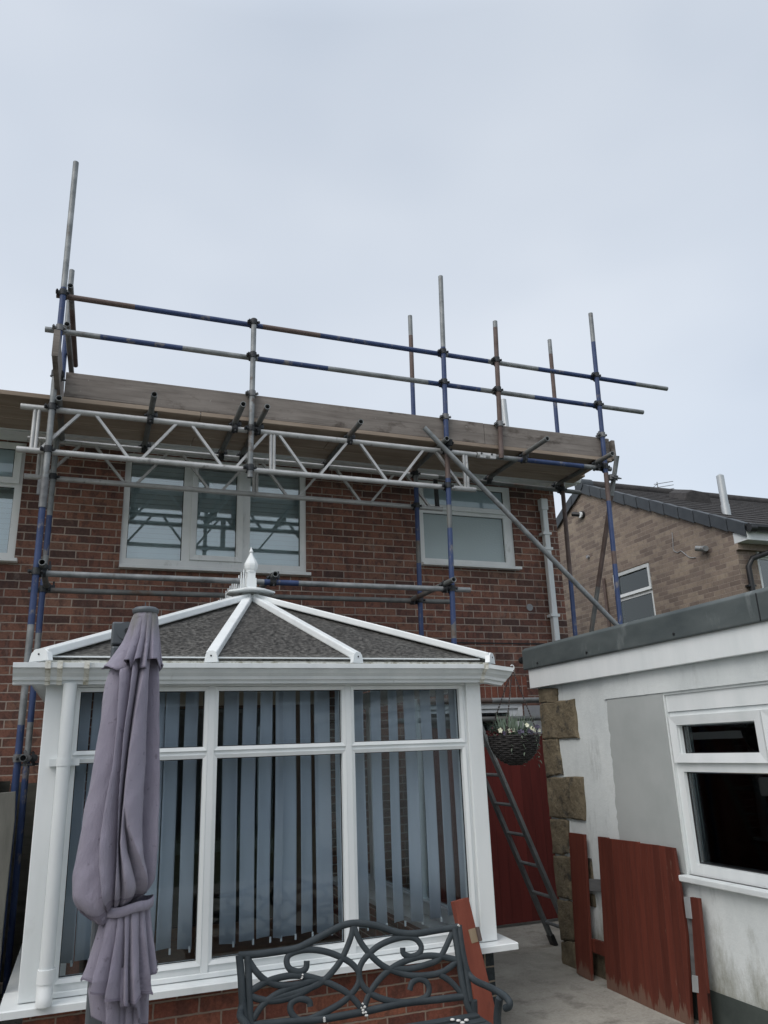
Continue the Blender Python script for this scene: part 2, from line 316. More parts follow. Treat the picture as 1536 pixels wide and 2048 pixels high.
def translucent(m, amt, col):
    t = m.node_tree; b = t.nodes['Principled BSDF']; o = t.nodes['Material Output']
    mx = N(t, 'ShaderNodeMixShader'); tl = N(t, 'ShaderNodeBsdfTranslucent'); tl.inputs[0].default_value = (*col, 1); mx.inputs[0].default_value = amt
    t.links.new(b.outputs[0], mx.inputs[1]); t.links.new(tl.outputs[0], mx.inputs[2]); t.links.new(mx.outputs[0], o.inputs[0])
translucent(M['canopy_roof'], .30, (.8, .79, .75))
def woodpaint(name, c0, c1, wear, axis, pitch=.095, gap=.03, wearlo=.66, wearhi=.72, zwear=True):
    """painted tongue-and-groove boards: grooves along z, boards along 'axis'"""
    m, t, b = newmat(name); c = ocoord(t)
    s = N(t, 'ShaderNodeSeparateXYZ'); t.links.new(c, s.inputs[0])
    d = N(t, 'ShaderNodeMath', operation='DIVIDE'); t.links.new(s.outputs[axis], d.inputs[0]); d.inputs[1].default_value = pitch
    fr = N(t, 'ShaderNodeMath', operation='FRACT'); t.links.new(d.outputs[0], fr.inputs[0])
    fl = N(t, 'ShaderNodeMath', operation='FLOOR'); t.links.new(d.outputs[0], fl.inputs[0])
    wnz = N(t, 'ShaderNodeTexWhiteNoise', noise_dimensions='1D'); t.links.new(fl.outputs[0], wnz.inputs['W'])
    gr = ramp(t, fr.outputs[0], [(0, (0, 0, 0)), (gap, (1, 1, 1))])
    n = noise(t, c, 5, 6, .65, (6, 6, .5))
    col = ramp(t, n, [(.25, c0), (.75, c1)])
    col = mixc(t, 1, col, ramp(t, wnz.outputs[0], [(0, (.78, .78, .78)), (1, (1.15, 1.12, 1.1))]), 'MULTIPLY')
    wm = ramp(t, noise(t, c, 3.2, 7, .7, (4, 4, .55)), [(wearlo, (0, 0, 0)), (wearhi, (1, 1, 1))])
    col = mixc(t, wm, col, wear)
    if zwear:   # paint worn off along the damp foot of the boards
        zz = N(t, 'ShaderNodeMath', operation='MULTIPLY_ADD'); t.links.new(s.outputs[2], zz.inputs[0]); zz.inputs[1].default_value = -2.6; zz.inputs[2].default_value = .58
        aa = N(t, 'ShaderNodeMath', operation='MULTIPLY_ADD'); t.links.new(noise(t, c, 4, 6, .7, (5, 5, .6)), aa.inputs[0]); aa.inputs[1].default_value = 1.1; t.links.new(zz.outputs[0], aa.inputs[2])
        col = mixc(t, ramp(t, aa.outputs[0], [(.93, (0, 0, 0)), (1.0, (.6, .6, .6))]), col, wear)
    col = mixc(t, gr, (.02, .008, .006), col)
    t.links.new(col, b.inputs['Base Color']); b.inputs['Roughness'].default_value = .6; b.inputs['Specular IOR Level'].default_value = .3
    hh = N(t, 'ShaderNodeMath', operation='MULTIPLY_ADD'); t.links.new(n, hh.inputs[0]); hh.inputs[1].default_value = .3; t.links.new(gr, hh.inputs[2])
    bump(t, b, hh.outputs[0], .6, .006)
    return m
M['gate_red'] = woodpaint('dark_red_boards', (.105, .020, .018), (.16, .029, .024), (.18, .085, .065), 0, .105, zwear=False, wearlo=.74, wearhi=.8)
M['fence_red'] = woodpaint('weathered_red_boards', (.085, .022, .015), (.14, .036, .023), (.20, .14, .105), 1, .062)
M['rail_grey'] = surf('bare_grey_timber', [(.2, (.08, .082, .085)), (.8, (.17, .17, .17))], 6, .9, stretch=(1, .4, 3), bmp=.3, bscale=40)
M['plank_red'] = surf('red_stained_plank', [(.2, (.13, .032, .020)), (.5, (.19, .048, .029)), (.8, (.24, .068, .042))], 6, .7, detail=7, stretch=(3, 3, .5), bmp=.25, bscale=40, stain=((.10, .035, .025), 6, .62, .75, (3, 3, 1)))
M['plank_bare'] = surf('bare_wood_patch', [(.2, (.22, .165, .105)), (.8, (.34, .27, .185))], 8, .8, stretch=(3, 3, .6), bmp=.2)
M['bench'] = surf('black_grey_cast_metal', [(.3, (.028, .037, .043)), (.7, (.046, .057, .064))], 12, .6, bmp=.3, bscale=60, spec=.3, stain=((.075, .085, .09), 30, .68, .8, (1, 1, 1)))
M['white_spot'] = surf('dried_white_splash', [(.3, (.55, .55, .53)), (.7, (.7, .7, .68))], 30, .8)
M['lilac'] = None
def fabric():
    m, t, b = newmat('faded_lilac_canvas'); c = ocoord(t)
    col = ramp(t, noise(t, c, 3, 5, .6, (1, 1, .5)), [(.25, (.235, .218, .28)), (.5, (.29, .272, .34)), (.75, (.35, .332, .40))])
    spots = ramp(t, noise(t, c, 34, 3, .5), [(.66, (0, 0, 0)), (.74, (.5, .5, .5))])
    col = mixc(t, spots, col, (.11, .09, .12))
    s = N(t, 'ShaderNodeSeparateXYZ'); t.links.new(c, s.inputs[0])
    mr = N(t, 'ShaderNodeMapRange'); t.links.new(s.outputs[2], mr.inputs[0]); mr.inputs[1].default_value = 1.98; mr.inputs[2].default_value = 2.2
    g = N(t, 'ShaderNodeMath', operation='MULTIPLY'); t.links.new(mr.outputs[0], g.inputs[0]); t.links.new(noise(t, c, 9, 4, .6, (2, 2, .4)), g.inputs[1])
    col = mixc(t, ramp(t, g.outputs[0], [(.28, (0, 0, 0)), (.6, (.9, .9, .9))]), col, (.20, .20, .185))   # grey-green bleaching on the top
    t.links.new(col, b.inputs['Base Color']); b.inputs['Roughness'].default_value = .9; b.inputs['Specular IOR Level'].default_value = .15
    b.inputs['Sheen Weight'].default_value = .15
    wv = N(t, 'ShaderNodeMath', operation='MULTIPLY_ADD'); t.links.new(noise(t, c, 9, 7, .68, (1.5, 1.5, .55)), wv.inputs[0]); wv.inputs[1].default_value = 4.5; t.links.new(noise(t, c, 420, 2, .5), wv.inputs[2])
    bump(t, b, wv.outputs[0], .8, .005)
    return m
M['lilac'] = fabric()
M['lilac_hem'] = surf('stitched_canvas_hem', [(.3, (.15, .135, .18)), (.7, (.22, .20, .26))], 20, .9, bmp=.2, bscale=200)
M['parasol_metal'] = surf('graphite_metal', [(.3, (.085, .10, .112)), (.7, (.125, .14, .155))], 6, .45, metal=.15, bmp=.08)
M['ladder'] = surf('dull_ladder_alloy', [(.3, (.12, .135, .14)), (.7, (.20, .215, .22))], 8, .5, metal=.25, bmp=.1)
M['ladder_pale'] = surf('worn_ladder_sticker', [(.4, (.25, .27, .27)), (.6, (.42, .44, .43))], 30, .6, stretch=(1, 1, 1), bmp=0)
M['wicker'] = surf('dark_wicker', [(.3, (.012, .011, .011)), (.7, (.036, .033, .032))], 25, .7, bmp=.3)
M['leaf'] = surf('grey_green_leaf', [(.3, (.12, .18, .12)), (.7, (.27, .34, .27))], 12, .6, bmp=0)
M['leaf_dark'] = surf('dark_leaf', [(.3, (.045, .065, .045)), (.7, (.11, .14, .10))], 20, .6, bmp=0)
M['leaf_red'] = surf('wine_red_leaf', [(.3, (.07, .015, .025)), (.7, (.14, .03, .045))], 20, .6, bmp=0)
M['petal_white'] = surf('cream_petal', [(.3, (.62, .62, .42)), (.7, (.75, .74, .62))], 40, .6, bmp=0)
M['petal_violet'] = surf('violet_petal', [(.3, (.06, .055, .09)), (.7, (.12, .105, .16))], 40, .6, bmp=0)
M['chain'] = surf('rusty_chain', [(.3, (.05, .04, .04)), (.7, (.11, .09, .085))], 40, .6, metal=.3, bmp=0)
M['panel_wood'] = surf('mossy_grey_board', [(.2, (.075, .078, .068)), (.5, (.13, .13, .115)), (.8, (.18, .175, .155))], 4, .9, detail=7, stretch=(3, 3, .6), bmp=.3, bscale=40, stain=((.05, .055, .045), 3, .55, .7, (2, 2, 1)))
M['fence_dark'] = surf('dark_fence_timber', [(.2, (.055, .055, .046)), (.8, (.13, .125, .105))], 5, .9, stretch=(.6, .6, 4), bmp=.3, bscale=40)
def concrete():
    m, t, b = newmat('weathered_concrete'); c = ocoord(t)
    col = ramp(t, noise(t, c, 1.7, 8, .68), [(.25, (.20, .192, .168)), (.5, (.34, .328, .292)), (.75, (.46, .445, .40))])
    col = mixc(t, ramp(t, noise(t, c, 60, 3, .7), [(.4, (0, 0, 0)), (.7, (.55, .55, .55))]), col, (.48, .46, .41))
    col = mixc(t, ramp(t, noise(t, c, 5, 6, .7), [(.50, (0, 0, 0)), (.68, (.75, .75, .75))]), col, (.15, .145, .12))
    col = mixc(t, ramp(t, noise(t, c, .8, 4, .6), [(.42, (0, 0, 0)), (.6, (.55, .55, .55))]), col, (.21, .205, .175))
    t.links.new(col, b.inputs['Base Color']); b.inputs['Roughness'].default_value = .8
    bump(t, b, noise(t, c, 45, 6, .7), .5, .01)
    return m
M['concrete'] = concrete()
M['ground'] = surf('rough_ground', [(.3, (.05, .065, .035)), (.7, (.10, .12, .065))], 1.2, .95, detail=8, bmp=.6, bscale=6)
def render_wall():
    m, t, b = newmat('grubby_white_render'); c = ocoord(t)
    col = ramp(t, noise(t, c, 2.2, 6, .62, (1, 1, .55)), [(.25, (.54, .58, .585)), (.5, (.68, .72, .72)), (.75, (.76, .79, .785))])
    col = mixc(t, ramp(t, noise(t, c, 5, 7, .7, (1.3, 1.3, .35)), [(.56, (0, 0, 0)), (.72, (.55, .55, .55))]), col, (.36, .385, .38))
    # green algae staining low on the wall
    s = N(t, 'ShaderNodeSeparateXYZ'); t.links.new(c, s.inputs[0])
    z = N(t, 'ShaderNodeMath', operation='MULTIPLY_ADD'); t.links.new(s.outputs[2], z.inputs[0]); z.inputs[1].default_value = -.75; z.inputs[2].default_value = .50
    a = N(t, 'ShaderNodeMath', operation='ADD'); t.links.new(z.outputs[0], a.inputs[0]); t.links.new(noise(t, c, 4.5, 8, .75, (1.4, 1.4, .55)), a.inputs[1])
    col = mixc(t, ramp(t, a.outputs[0], [(.62, (0, 0, 0)), (.92, (.75, .75, .75))]), col, (.17, .165, .11))
    t.links.new(col, b.inputs['Base Color']); b.inputs['Roughness'].default_value = .9; b.inputs['Specular IOR Level'].default_value = .2
    bump(t, b, noise(t, c, 26, 7, .7), .45, .008)
    return m
M['render'] = render_wall()
# ------------------------------------------------------------------ ground
g = MB().quad((-400, -400, -.02), (400, -400, -.02), (400, 400, -.02), (-400, 400, -.02)).build('ground', M['ground']); g['kind'] = 'structure'
gp = MB()
nx, ny = 24, 30
vs = []; fs = []
for j in range(ny+1):
    for i in range(nx+1):
        x = -3.2+6.72*i/nx; y = -2+9.5*j/ny
        vs.append((x, y, .004*math.sin(x*3.1+y*1.7)+.003*math.sin(y*5.3-x*2)))
for j in range(ny):
    for i in range(nx): fs.append((j*(nx+1)+i, j*(nx+1)+i+1, (j+1)*(nx+1)+i+1, (j+1)*(nx+1)+i))
gp._add(vs, fs, 0, True)
gp._add([(3.52, 5.75, .002), (5.6, 5.75, .002), (5.6, 7.5, .002), (3.52, 7.5, .002)], [(0, 1, 2, 3)])
po = gp.build('patio', M['concrete']); po['kind'] = 'structure'
# ------------------------------------------------------------------ wall with openings (front, back and reveals)
def wall(mb, T, u0, u1, v0, v1, holes, th, mi=0):
    """T(u,v,w): w=0 outer face, w=-th inner face. holes = (u0,u1,v0,v1)"""
    us = sorted({u0, u1} | {h[0] for h in holes} | {h[1] for h in holes}); us = [u for u in us if u0 <= u <= u1]
    vv = sorted({v0, v1} | {h[2] for h in holes} | {h[3] for h in holes}); vv = [v for v in vv if v0 <= v <= v1]
    def solid(a, b): return not any(h[0] < a < h[1] and h[2] < b < h[3] for h in holes)
    for i in range(len(us)-1):
        for j in range(len(vv)-1):
            if solid((us[i]+us[i+1])/2, (vv[j]+vv[j+1])/2):
                for wv in (0, -th):
                    q = [T(us[i], vv[j], wv), T(us[i+1], vv[j], wv), T(us[i+1], vv[j+1], wv), T(us[i], vv[j+1], wv)]
                    mb._add(q if wv == 0 else q[::-1], [(0, 1, 2, 3)], mi)
    def ring(a, b, c, d):
        for (p, q) in (((a, c), (b, c)), ((b, c), (b, d)), ((b, d), (a, d)), ((a, d), (a, c))):
            mb._add([T(*p, 0), T(*q, 0), T(*q, -th), T(*p, -th)], [(0, 1, 2, 3)], mi)
    ring(u0, u1, v0, v1)
    for h in holes: ring(max(h[0], u0), min(h[1], u1), max(h[2], v0), min(h[3], v1))
def TY(y): return lambda u, v, w: (u, y-w, v)           # faces -Y, w towards the viewer
def TX(x): return lambda u, v, w: (x-w, u, v)           # faces -X
def tb(mb, T, u0, u1, v0, v1, w0, w1, mi=0):
    return mb.box(T(u0, v0, w0), T(u1, v1, w1), mi)
def frame(mb, T, u0, u1, v0, v1, t, w0, w1, mi=0, tb_=None, tt=None):
    """mitred rectangular frame"""
    b_ = t if tb_ is None else tb_; p_ = t if tt is None else tt
    o = [(u0, v0), (u1, v0), (u1, v1), (u0, v1)]; i = [(u0+t, v0+b_), (u1-t, v0+b_), (u1-t, v1-p_), (u0+t, v1-p_)]
    for k in range(4):
        l = (k+1) % 4
        vs = [T(*o[k], w0), T(*o[l], w0), T(*i[l], w0), T(*i[k], w0), T(*o[k], w1), T(*o[l], w1), T(*i[l], w1-.008), T(*i[k], w1-.008)]
        mb.hexa(vs, mi)
    return mb
def pane(parent, T, u0, u1, v0, v1, w, m, gask=.006):
    gm = MB(); frame(gm, T, u0, u1, v0, v1, gask, w-.004, w+.006)
    p = MB(); tb(p, T, u0+gask*.6, u1-gask*.6, v0+gask*.6, v1-gask*.6, w-.012, w)
    o = p.build('pane', m, parent)
    gm.build('gasket', M['gasket'], parent)
    return o
# ------------------------------------------------------------------ the brick house
HY = 7.45
house = thing('brick_house', 'red brick house with white windows rising behind the scaffolding', 'house', (1.5, HY, 0))
T = TY(HY)
W1 = (.157, 1.966, 3.335, 4.47); W2 = (3.235, 4.41, 3.51, 4.47); W0 = (-2.2, -.735, 3.345, 4.47); DR = (3.05, 4.345, 0.0, 2.02); CD = (.35, 1.75, 0.12, 2.1)
hw = MB(); wall(hw, T, -9, 5.0, -.01, 4.6, [W1, W2, W0, DR, CD], .28)
# gable end and far walls
hw.quad((5.0, HY+.28, -.01), (5.0, 14.85, -.01), (5.0, 14.85, 4.6), (5.0, HY+.28, 4.6)); hw.quad((5.0, HY, 4.602), (5.0, 14.85, 4.602), (5.0, 11.15, 6.36))
hw.quad((-9, 14.85, -.01), (5, 14.85, -.01), (5, 14.85, 4.6), (-9, 14.85, 4.6))
hw.quad((-9, HY, -.01), (-9, 14.85, -.01), (-9, 14.85, 4.6), (-9, 11.15, 6.36), (-9, HY, 4.6))
hw.build('wall', M['brick'], house, recalc=False)
ci = MB(); ci.box((-9, HY+.3, 2.55), (4.98, 14.8, 2.65)); ci.box((-9, HY+.3, 4.62), (4.98, 14.8, 4.66)); ci.box((2.5, HY+.3, .02), (2.6, 14.7, 4.6)); ci.box((-9, HY+3, .02), (4.98, HY+3.1, 4.6))
ci.build('interior', M['interior'], house)
sl = MB(); tb(sl, T, 3.0, 4.41, 2.06, 2.30, -.05, .003); sl.build('lintel_course', M['soldier'], house, label='upright soldier course of bricks over the back door')
st = MB(); tb(st, T, 2.6, 4.76, 2.648, 2.662, 0, .006); st.build('shadow_line_strip', M['gasket'], house)  # thin dark strip standing in for a grooved shadow line in the brickwork
pr_ = MB(); tb(pr_, T, 4.35, 4.99, 0.0, 1.995, 0, .004); pr_.build('render_panel', M['pale_render'], house)
# eaves
ev = MB(); ev.hexa([(-9, 7.08, 4.425), (5.06, 7.08, 4.425), (5.06, 7.45, 4.478), (-9, 7.45, 4.478), (-9, 7.08, 4.44), (5.06, 7.08, 4.44), (5.06, 7.45, 4.493), (-9, 7.45, 4.493)]); ev.build('soffit', M['upvc_old'], house)
fa = MB(); fa.box((-9, 7.06, 4.42), (5.06, 7.08, 4.62)); fa.build('fascia', M['upvc'], house)
gt = MB()
prof = [(a-.12, b-.135) for a, b in [(7.18, 4.66), (7.18, 4.585), (7.165, 4.56), (7.13, 4.548), (7.095, 4.56), (7.08, 4.585), (7.075, 4.655), (7.082, 4.655), (7.087, 4.59), (7.1, 4.57), (7.13, 4.556), (7.16, 4.568), (7.17, 4.59), (7.17, 4.66)]]
gt.prism([(-9, a, b) for a, b in prof], (14.06, 0, 0)); gt.build('gutter', M['upvc_dirty'], house)
rf = MB()
rf.hexa([(-9.1, 7.0, 4.60), (5.06, 7.0, 4.60), (5.06, 11.15, 6.36), (-9.1, 11.15, 6.36), (-9.1, 7.0, 4.68), (5.06, 7.0, 4.68), (5.06, 11.15, 6.44), (-9.1, 11.15, 6.44)])
rf.hexa([(-9.1, 11.15, 6.36), (5.06, 11.15, 6.36), (5.06, 15.18, 4.64), (-9.1, 15.18, 4.64), (-9.1, 11.15, 6.44), (5.06, 11.15, 6.44), (5.06, 15.18, 4.72), (-9.1, 15.18, 4.72)])
roof = rf.build('roof', M['roof_tile'], house)
# pale vent pipe that shows over the toe board
a = Yp(1006, 800, 8.6); b_ = Yp(1009, 862, 8.6)
MB().cyl((a.x+.03, 8.6, 4.9), (a.x, 8.6, a.z), .045, 16).build('vent_pipe', M['galv_flue'], roof)
dp = MB()
p0 = Yp(1072+8, 972, 7.38); xd = 4.80
dp.box((xd-.034, 7.36, 0.02), (xd+.034, 7.425, 4.33)); 
dpo = dp.build('downpipe', M['upvc_dirty'], house, bevel=.008)
for z in (2.95, 3.72, 3.9, 1.6):
    MB().box((xd-.055, 7.352, z), (xd+.055, 7.45, z+.03)).build('pipe_bracket', M['upvc_dirty'], dpo)
MB().box((xd-.045, 7.35, 4.2), (xd+.045, 7.43, 4.335)).build('pipe_collar', M['upvc_dirty'], dpo, bevel=.006)
MB().box((xd-.05, 6.985, 4.365), (xd+.05, 7.09, 4.418)).build('gutter_outlet', M['upvc_dirty'], house, bevel=.006)
# tiny wall fitting and drilled holes
MB().cyl((4.53, 7.44, 3.06), (4.53, 7.447, 3.06), .04, 12).build('old_bracket_patch', M['pale_render'], house)
def hor_blind(parent, u0, u1, v0, v1, y, pitch=.05, depth=.022):
    m = MB(); n = int((v1-v0)/pitch)
    for i in range(n):
        z = v0+i*pitch
        m._add([(u0, y, z), (u1, y, z), (u1, y+.012, z+pitch*1.04), (u0, y+.012, z+pitch*1.04)], [(0, 1, 2, 3)])
    return m.build('blind', M['blind_white'], parent, recalc=False)
def house_window(h, lights, name='window', sash=(), sill=True, blind=True, gm=None, label=None):
    """h opening; lights = list of (u0,u1,v0,v1) glass rectangles; sash = casement frames around them"""
    f = MB(); u0, u1, v0, v1 = h
    wv0, wv1 = -.09, -.02
    wall(f, lambda u, v, w: (u, HY+.02-w, v), u0, u1, v0, v1, lights, .07)
    win = f.build(name, M['upvc_old'], house, label=label, recalc=False)
    for s in sash:
        k = MB(); frame(k, T, *s, .05, -.03, .003); k.build('casement', M['upvc_old'], win)
    for q in lights: 
        pane(win, T, *q, -.05, gm or M['glass'])
    if sill:
        MB().box((u0-.0, HY-.075, v0-.035), (u1+.03, HY+.03, v0-.003)).build('sill', M['upvc_old'], win, bevel=.004)
    if blind: hor_blind(win, u0+.02, u1-.02, v0+.02, v1-.02, HY+.16)
    return win
house_window(W1, [(.215, .722, 3.41, 4.42), (.86, 1.25, 3.475, 4.40), (1.385, 1.905, 3.41, 4.42)], sash=[(.80, 1.31, 3.42, 4.45)], label='wide three-light window with pale blinds behind the lattice beams')
W2w = house_window(W2, [(3.30, 4.30, 3.57, 4.09)], blind=False, gm=M['glass_frost'], label='obscure glass window with dark opening fanlight')
W0w = house_window(W0, [(-1.42, -.80, 3.405, 4.03), (-2.14, -1.48, 3.405, 4.42)], label='window cut off by the left edge of the picture')
# opening fanlights over the fixed panes
k = MB(); frame(k, T, 3.255, 4.36, 4.13, 4.455, .055, -.03, .006); W2f = k.build('casement', M['upvc_old'], W2w); pane(W2w, T, 3.31, 4.305, 4.185, 4.40, -.012, M['glass_dark'])
k = MB(); frame(k, T, -1.45, -.765, 4.06, 4.455, .06, -.03, .006); k.build('casement', M['upvc_old'], W0w); pane(W0w, T, -1.39, -.825, 4.12, 4.395, -.012, M['glass_dark'])
# the fanlights open onto dark rooms
MB().box((3.24, HY+.2, 3.5), (4.405, HY+.21, 4.47)).build('blind', M['blind_white'], W2w, label='pale drawn blind behind the obscure glass')
# back door: white frame, dark glass in its upper part
df = MB(); frame(df, T, DR[0], DR[1], DR[2]+.01, DR[3], .05, -.12, -.02)
door = df.build('door_frame', M['upvc'], house)
dl = MB(); wall(dl, lambda u, v, w: (u, HY+.05-w, v), 3.10, 4.295, .03, 1.965, [(3.2, 4.2, 1.0, 1.93)], .045); dd = dl.build('door', M['upvc'], door, recalc=False)
pane(dd, T, 3.2, 4.2, 1.0, 1.93, -.07, M['glass_dark'])
# garden doors between house and conservatory
cdm = MB(); frame(cdm, T, *CD, .08, -.15, -.02); tb(cdm, T, 1.0, 1.1, .2, 2.02, -.14, -.03); cd = cdm.build('door_frame', M['timber_in'], house)
pane(cd, T, .43, 1.0, .2, 2.02, -.08, M['glass_dark']); pane(cd, T, 1.1, 1.67, .2, 2.02, -.08, M['glass_dark'])
# ------------------------------------------------------------------ conservatory
CY = 4.55
con = thing('conservatory', 'white framed conservatory with grimy hipped roof and finial', 'conservatory', (1.06, CY, 0))
cx0, cx1 = -.225, 2.335
pw = MB(); pw.box((cx0+.03, CY-.012, 0), (2.16, CY+.24, .468)); pw.box((cx0+.03, CY+.24, 0), (cx0+.27, HY, .468)); pw.box((cx1-.27, CY+.24, 0), (cx1-.03, HY, .468))
pwo = pw.build('dwarf_wall', M['plinth_brick'], con)
MB().box((2.16, CY-.014, 0), (cx1-.028, CY+.24, .467)).build('corner_bricks', M['grey_brick'], pwo, label='dark grey painted bricks at the right corner')
MB().box((cx0+.28, HY-.03, 2.04), (cx1-.28, HY-.004, 2.6)).build('plaster_band', M['beige'], con)
MB().box((cx0+.28, HY-.025, .13), (CD[0]-.005, HY-.004, 2.035)).box((CD[1]+.005, HY-.025, .13), (cx1-.28, HY-.004, 2.035)).build('wall_lining', M['lining'], con)
flr = MB(); flr.box((cx0+.27, CY+.24, .0), (cx1-.27, HY, .12)); flr.build('floor', M['timber_in'], con)
ss = MB(); ss.prism([(-.30, CY-.105, .468), (2.425, CY-.105, .468), (2.425, CY+.20, .468), (-.30, CY+.20, .468)], (0, 0, .012))
ss.prism([(-.30, CY-.105, .480), (-.30, CY-.105, .498), (-.30, CY-.098, .502), (-.30, CY+.2, .508), (-.30, CY+.2, .480)], (2.725, 0, 0))
ss.box((-.30, CY+.2, .468), (cx0+.2, HY, .50)); ss.box((cx1-.2, CY+.2, .468), (2.425, HY, .50))
sill_o = ss.build('sill', M['upvc'], con)
CT = TY(CY)
G = [(-.055, .607), (.68, 1.414), (1.487, 2.194)]
zb0, zt0, zt1, ztop = .585, 1.587, 1.645, 1.954
holes = []
for a, b_ in G: holes += [(a, b_, zb0, zt0), (a, b_, zt1, ztop)]
cf = MB()
wall(cf, lambda u, v, w: (u, CY-w, v), cx0, cx1, .505, 2.08, holes, .07)
cfo = cf.build('front_frame', M['upvc'], con, recalc=False)
# raised profiles: corner posts, mullions, transoms, glazing beads
bd = MB()
tb(bd, CT, cx0-.002, cx0+.085, .507, 2.0, 0, .022); tb(bd, CT, cx1-.10, cx1+.002, .507, 2.0, 0, .022)
for a in (.607, 1.414): tb(bd, CT, a+.016, a+.073-.016, .507, 2.0, 0, .010)
tb(bd, CT, cx0+.085, cx1-.10, .507, .533, 0, .013)
tb(bd, CT, cx0+.085, cx1-.10, 1.975, 2.06, 0, .014)
bd.build('post_profile', M['upvc'], cfo, bevel=.006)
for a, b_ in G:
    for v0, v1 in ((zb0, zt0), (zt1, ztop)):
        q = MB(); frame(q, CT, a-.018, b_+.018, v0-.018, v1+.018, .02, -.03, .012); q.build('glazing_bead', M['upvc'], cfo)
        pane(cfo, CT, a, b_, v0, v1, -.03, M['glass_con'])
# side walls, glazed like the front
for xs, sgn, nm in ((cx0, -1, 'left'), (cx1, 1, 'right')):
    TS = (lambda xs, sgn: (lambda u, v, w: (xs+sgn*w, u, v)))(xs, sgn)
    hs = [(4.72, 5.58, zb0, zt0), (4.72, 5.58, zt1, ztop), (5.66, 6.5, zb0, zt0), (5.66, 6.5, zt1, ztop), (6.58, 7.36, zb0, zt0), (6.58, 7.36, zt1, ztop)]
    sm = MB(); wall(sm, TS, CY+.072, HY-.002, .505, 2.08, hs, .07); so = sm.build('side_frame', M['upvc'], con, recalc=False)
    for q in hs: 
        p = MB(); p.box(TS(q[0]+.002, q[2]+.002, -.04), TS(q[1]-.002, q[3]-.002, -.03)); p.build('pane', M['glass_con'], so)
# eaves trim, gutter
et = MB(); et.box((-.262, CY-.05, 2.085), (2.385, CY+.05, 2.128)); eto = et.build('eaves_trim', M['cream'], con)
MB().box((-.21, CY-.062, 2.128), (2.33, CY+.0, 2.136)).build('trim_edge', M['upvc'], eto)
gf = 4.385
gp_ = [(4.52, 2.082), (4.52, 1.985), (gf+.075, 1.985), (gf+.072, 2.0), (gf+.055, 2.006), (gf+.05, 2.022), (gf+.03, 2.04), (gf+.018, 2.06), (gf+.016, 2.062), (gf, 2.064), (gf, 2.088), (gf+.008, 2.09), (gf+.012, 2.07), (gf+.03, 2.05), (gf+.09, 1.998), (4.508, 1.998), (4.508, 2.082)]
gg = MB(); gg.prism([(-.385, a, b_) for a, b_ in gp_], (2.70, 0, 0))
gut = gg.build('gutter', M['upvc_dirty'], con)
# drooping end piece at the right corner, and the returns along the sides
ge = MB(); d0 = V((2.318, 0, 0))
pts0 = [V((2.322, a-.004, b_+.002)) for a, b_ in gp_]; pts1 = [V((2.50-max(0, (2.05-b_))*.75, a-.012, b_-.022)) for a, b_ in gp_]
n_ = len(gp_); ge._add(pts0+pts1, [tuple(range(n_-1, -1, -1)), tuple(range(n_, 2*n_))]+[(i, (i+1) % n_, n_+(i+1) % n_, n_+i) for i in range(n_)])
ge.build('gutter_end', M['upvc_dirty'], gut, label='sagging gutter corner piece at the right')
for xs, s_ in ((cx0, -1), (cx1, 1)):
    MB().prism([(xs+s_*(a-4.52)*-1, 4.53, b_) for a, b_ in gp_], (0, 2.9, 0)).build('side_gutter', M['upvc_dirty'], gut)
for x in (Yp(95, 1345, gf).x, Yp(119, 1345, gf).x, Yp(173, 1345, gf).x, 2.315):
    k_ = MB(); cl_ = [(gf-.004, 2.06), (gf-.004, 2.094), (gf+.02, 2.094), (gf+.02, 2.098), (gf-.009, 2.098), (gf-.009, 2.058), (gf+.012, 2.056), (gf+.048, 2.02), (gf+.05, 2.002), (gf+.066, 1.996), (gf+.07, 1.981), (gf+.10, 1.981), (gf+.10, 1.984), (gf+.073, 1.984), (gf+.0735, 1.999), (gf+.054, 2.005), (gf+.051, 2.022), (gf+.018, 2.0595)]
    k_.prism([(x-.013, a, b_) for a, b_ in cl_], (.026, 0, 0)); k_.build('gutter_clip', M['cream'], gut)
# downpipe with its shoe
xd0 = Yp(138, 1400, 4.47).x
cdp = MB(); cdp.cyl((xd0, 4.465, .60), (xd0, 4.465, 1.99), .034, 20)
dpo2 = cdp.build('downpipe', M['upvc_dirty'], con)
s2 = MB(); s2.cyl((xd0, 4.465, .595), (xd0, 4.465, .655), .041, 20); s2.sweep([(xd0, 4.465, .62), (xd0, 4.462, .58), (xd0, 4.455, .555), (xd0, 4.445, .525), (xd0, 4.445, .508)], .037, 16); s2.build('pipe_shoe', M['upvc'], dpo2)
MB().box((xd0-.07, 4.485, 1.575), (xd0+.075, 4.535, 1.61)).cyl((xd0, 4.465, 1.575), (xd0, 4.465, 1.61), .0365, 20).build('pipe_bracket', M['upvc_dirty'], dpo2)
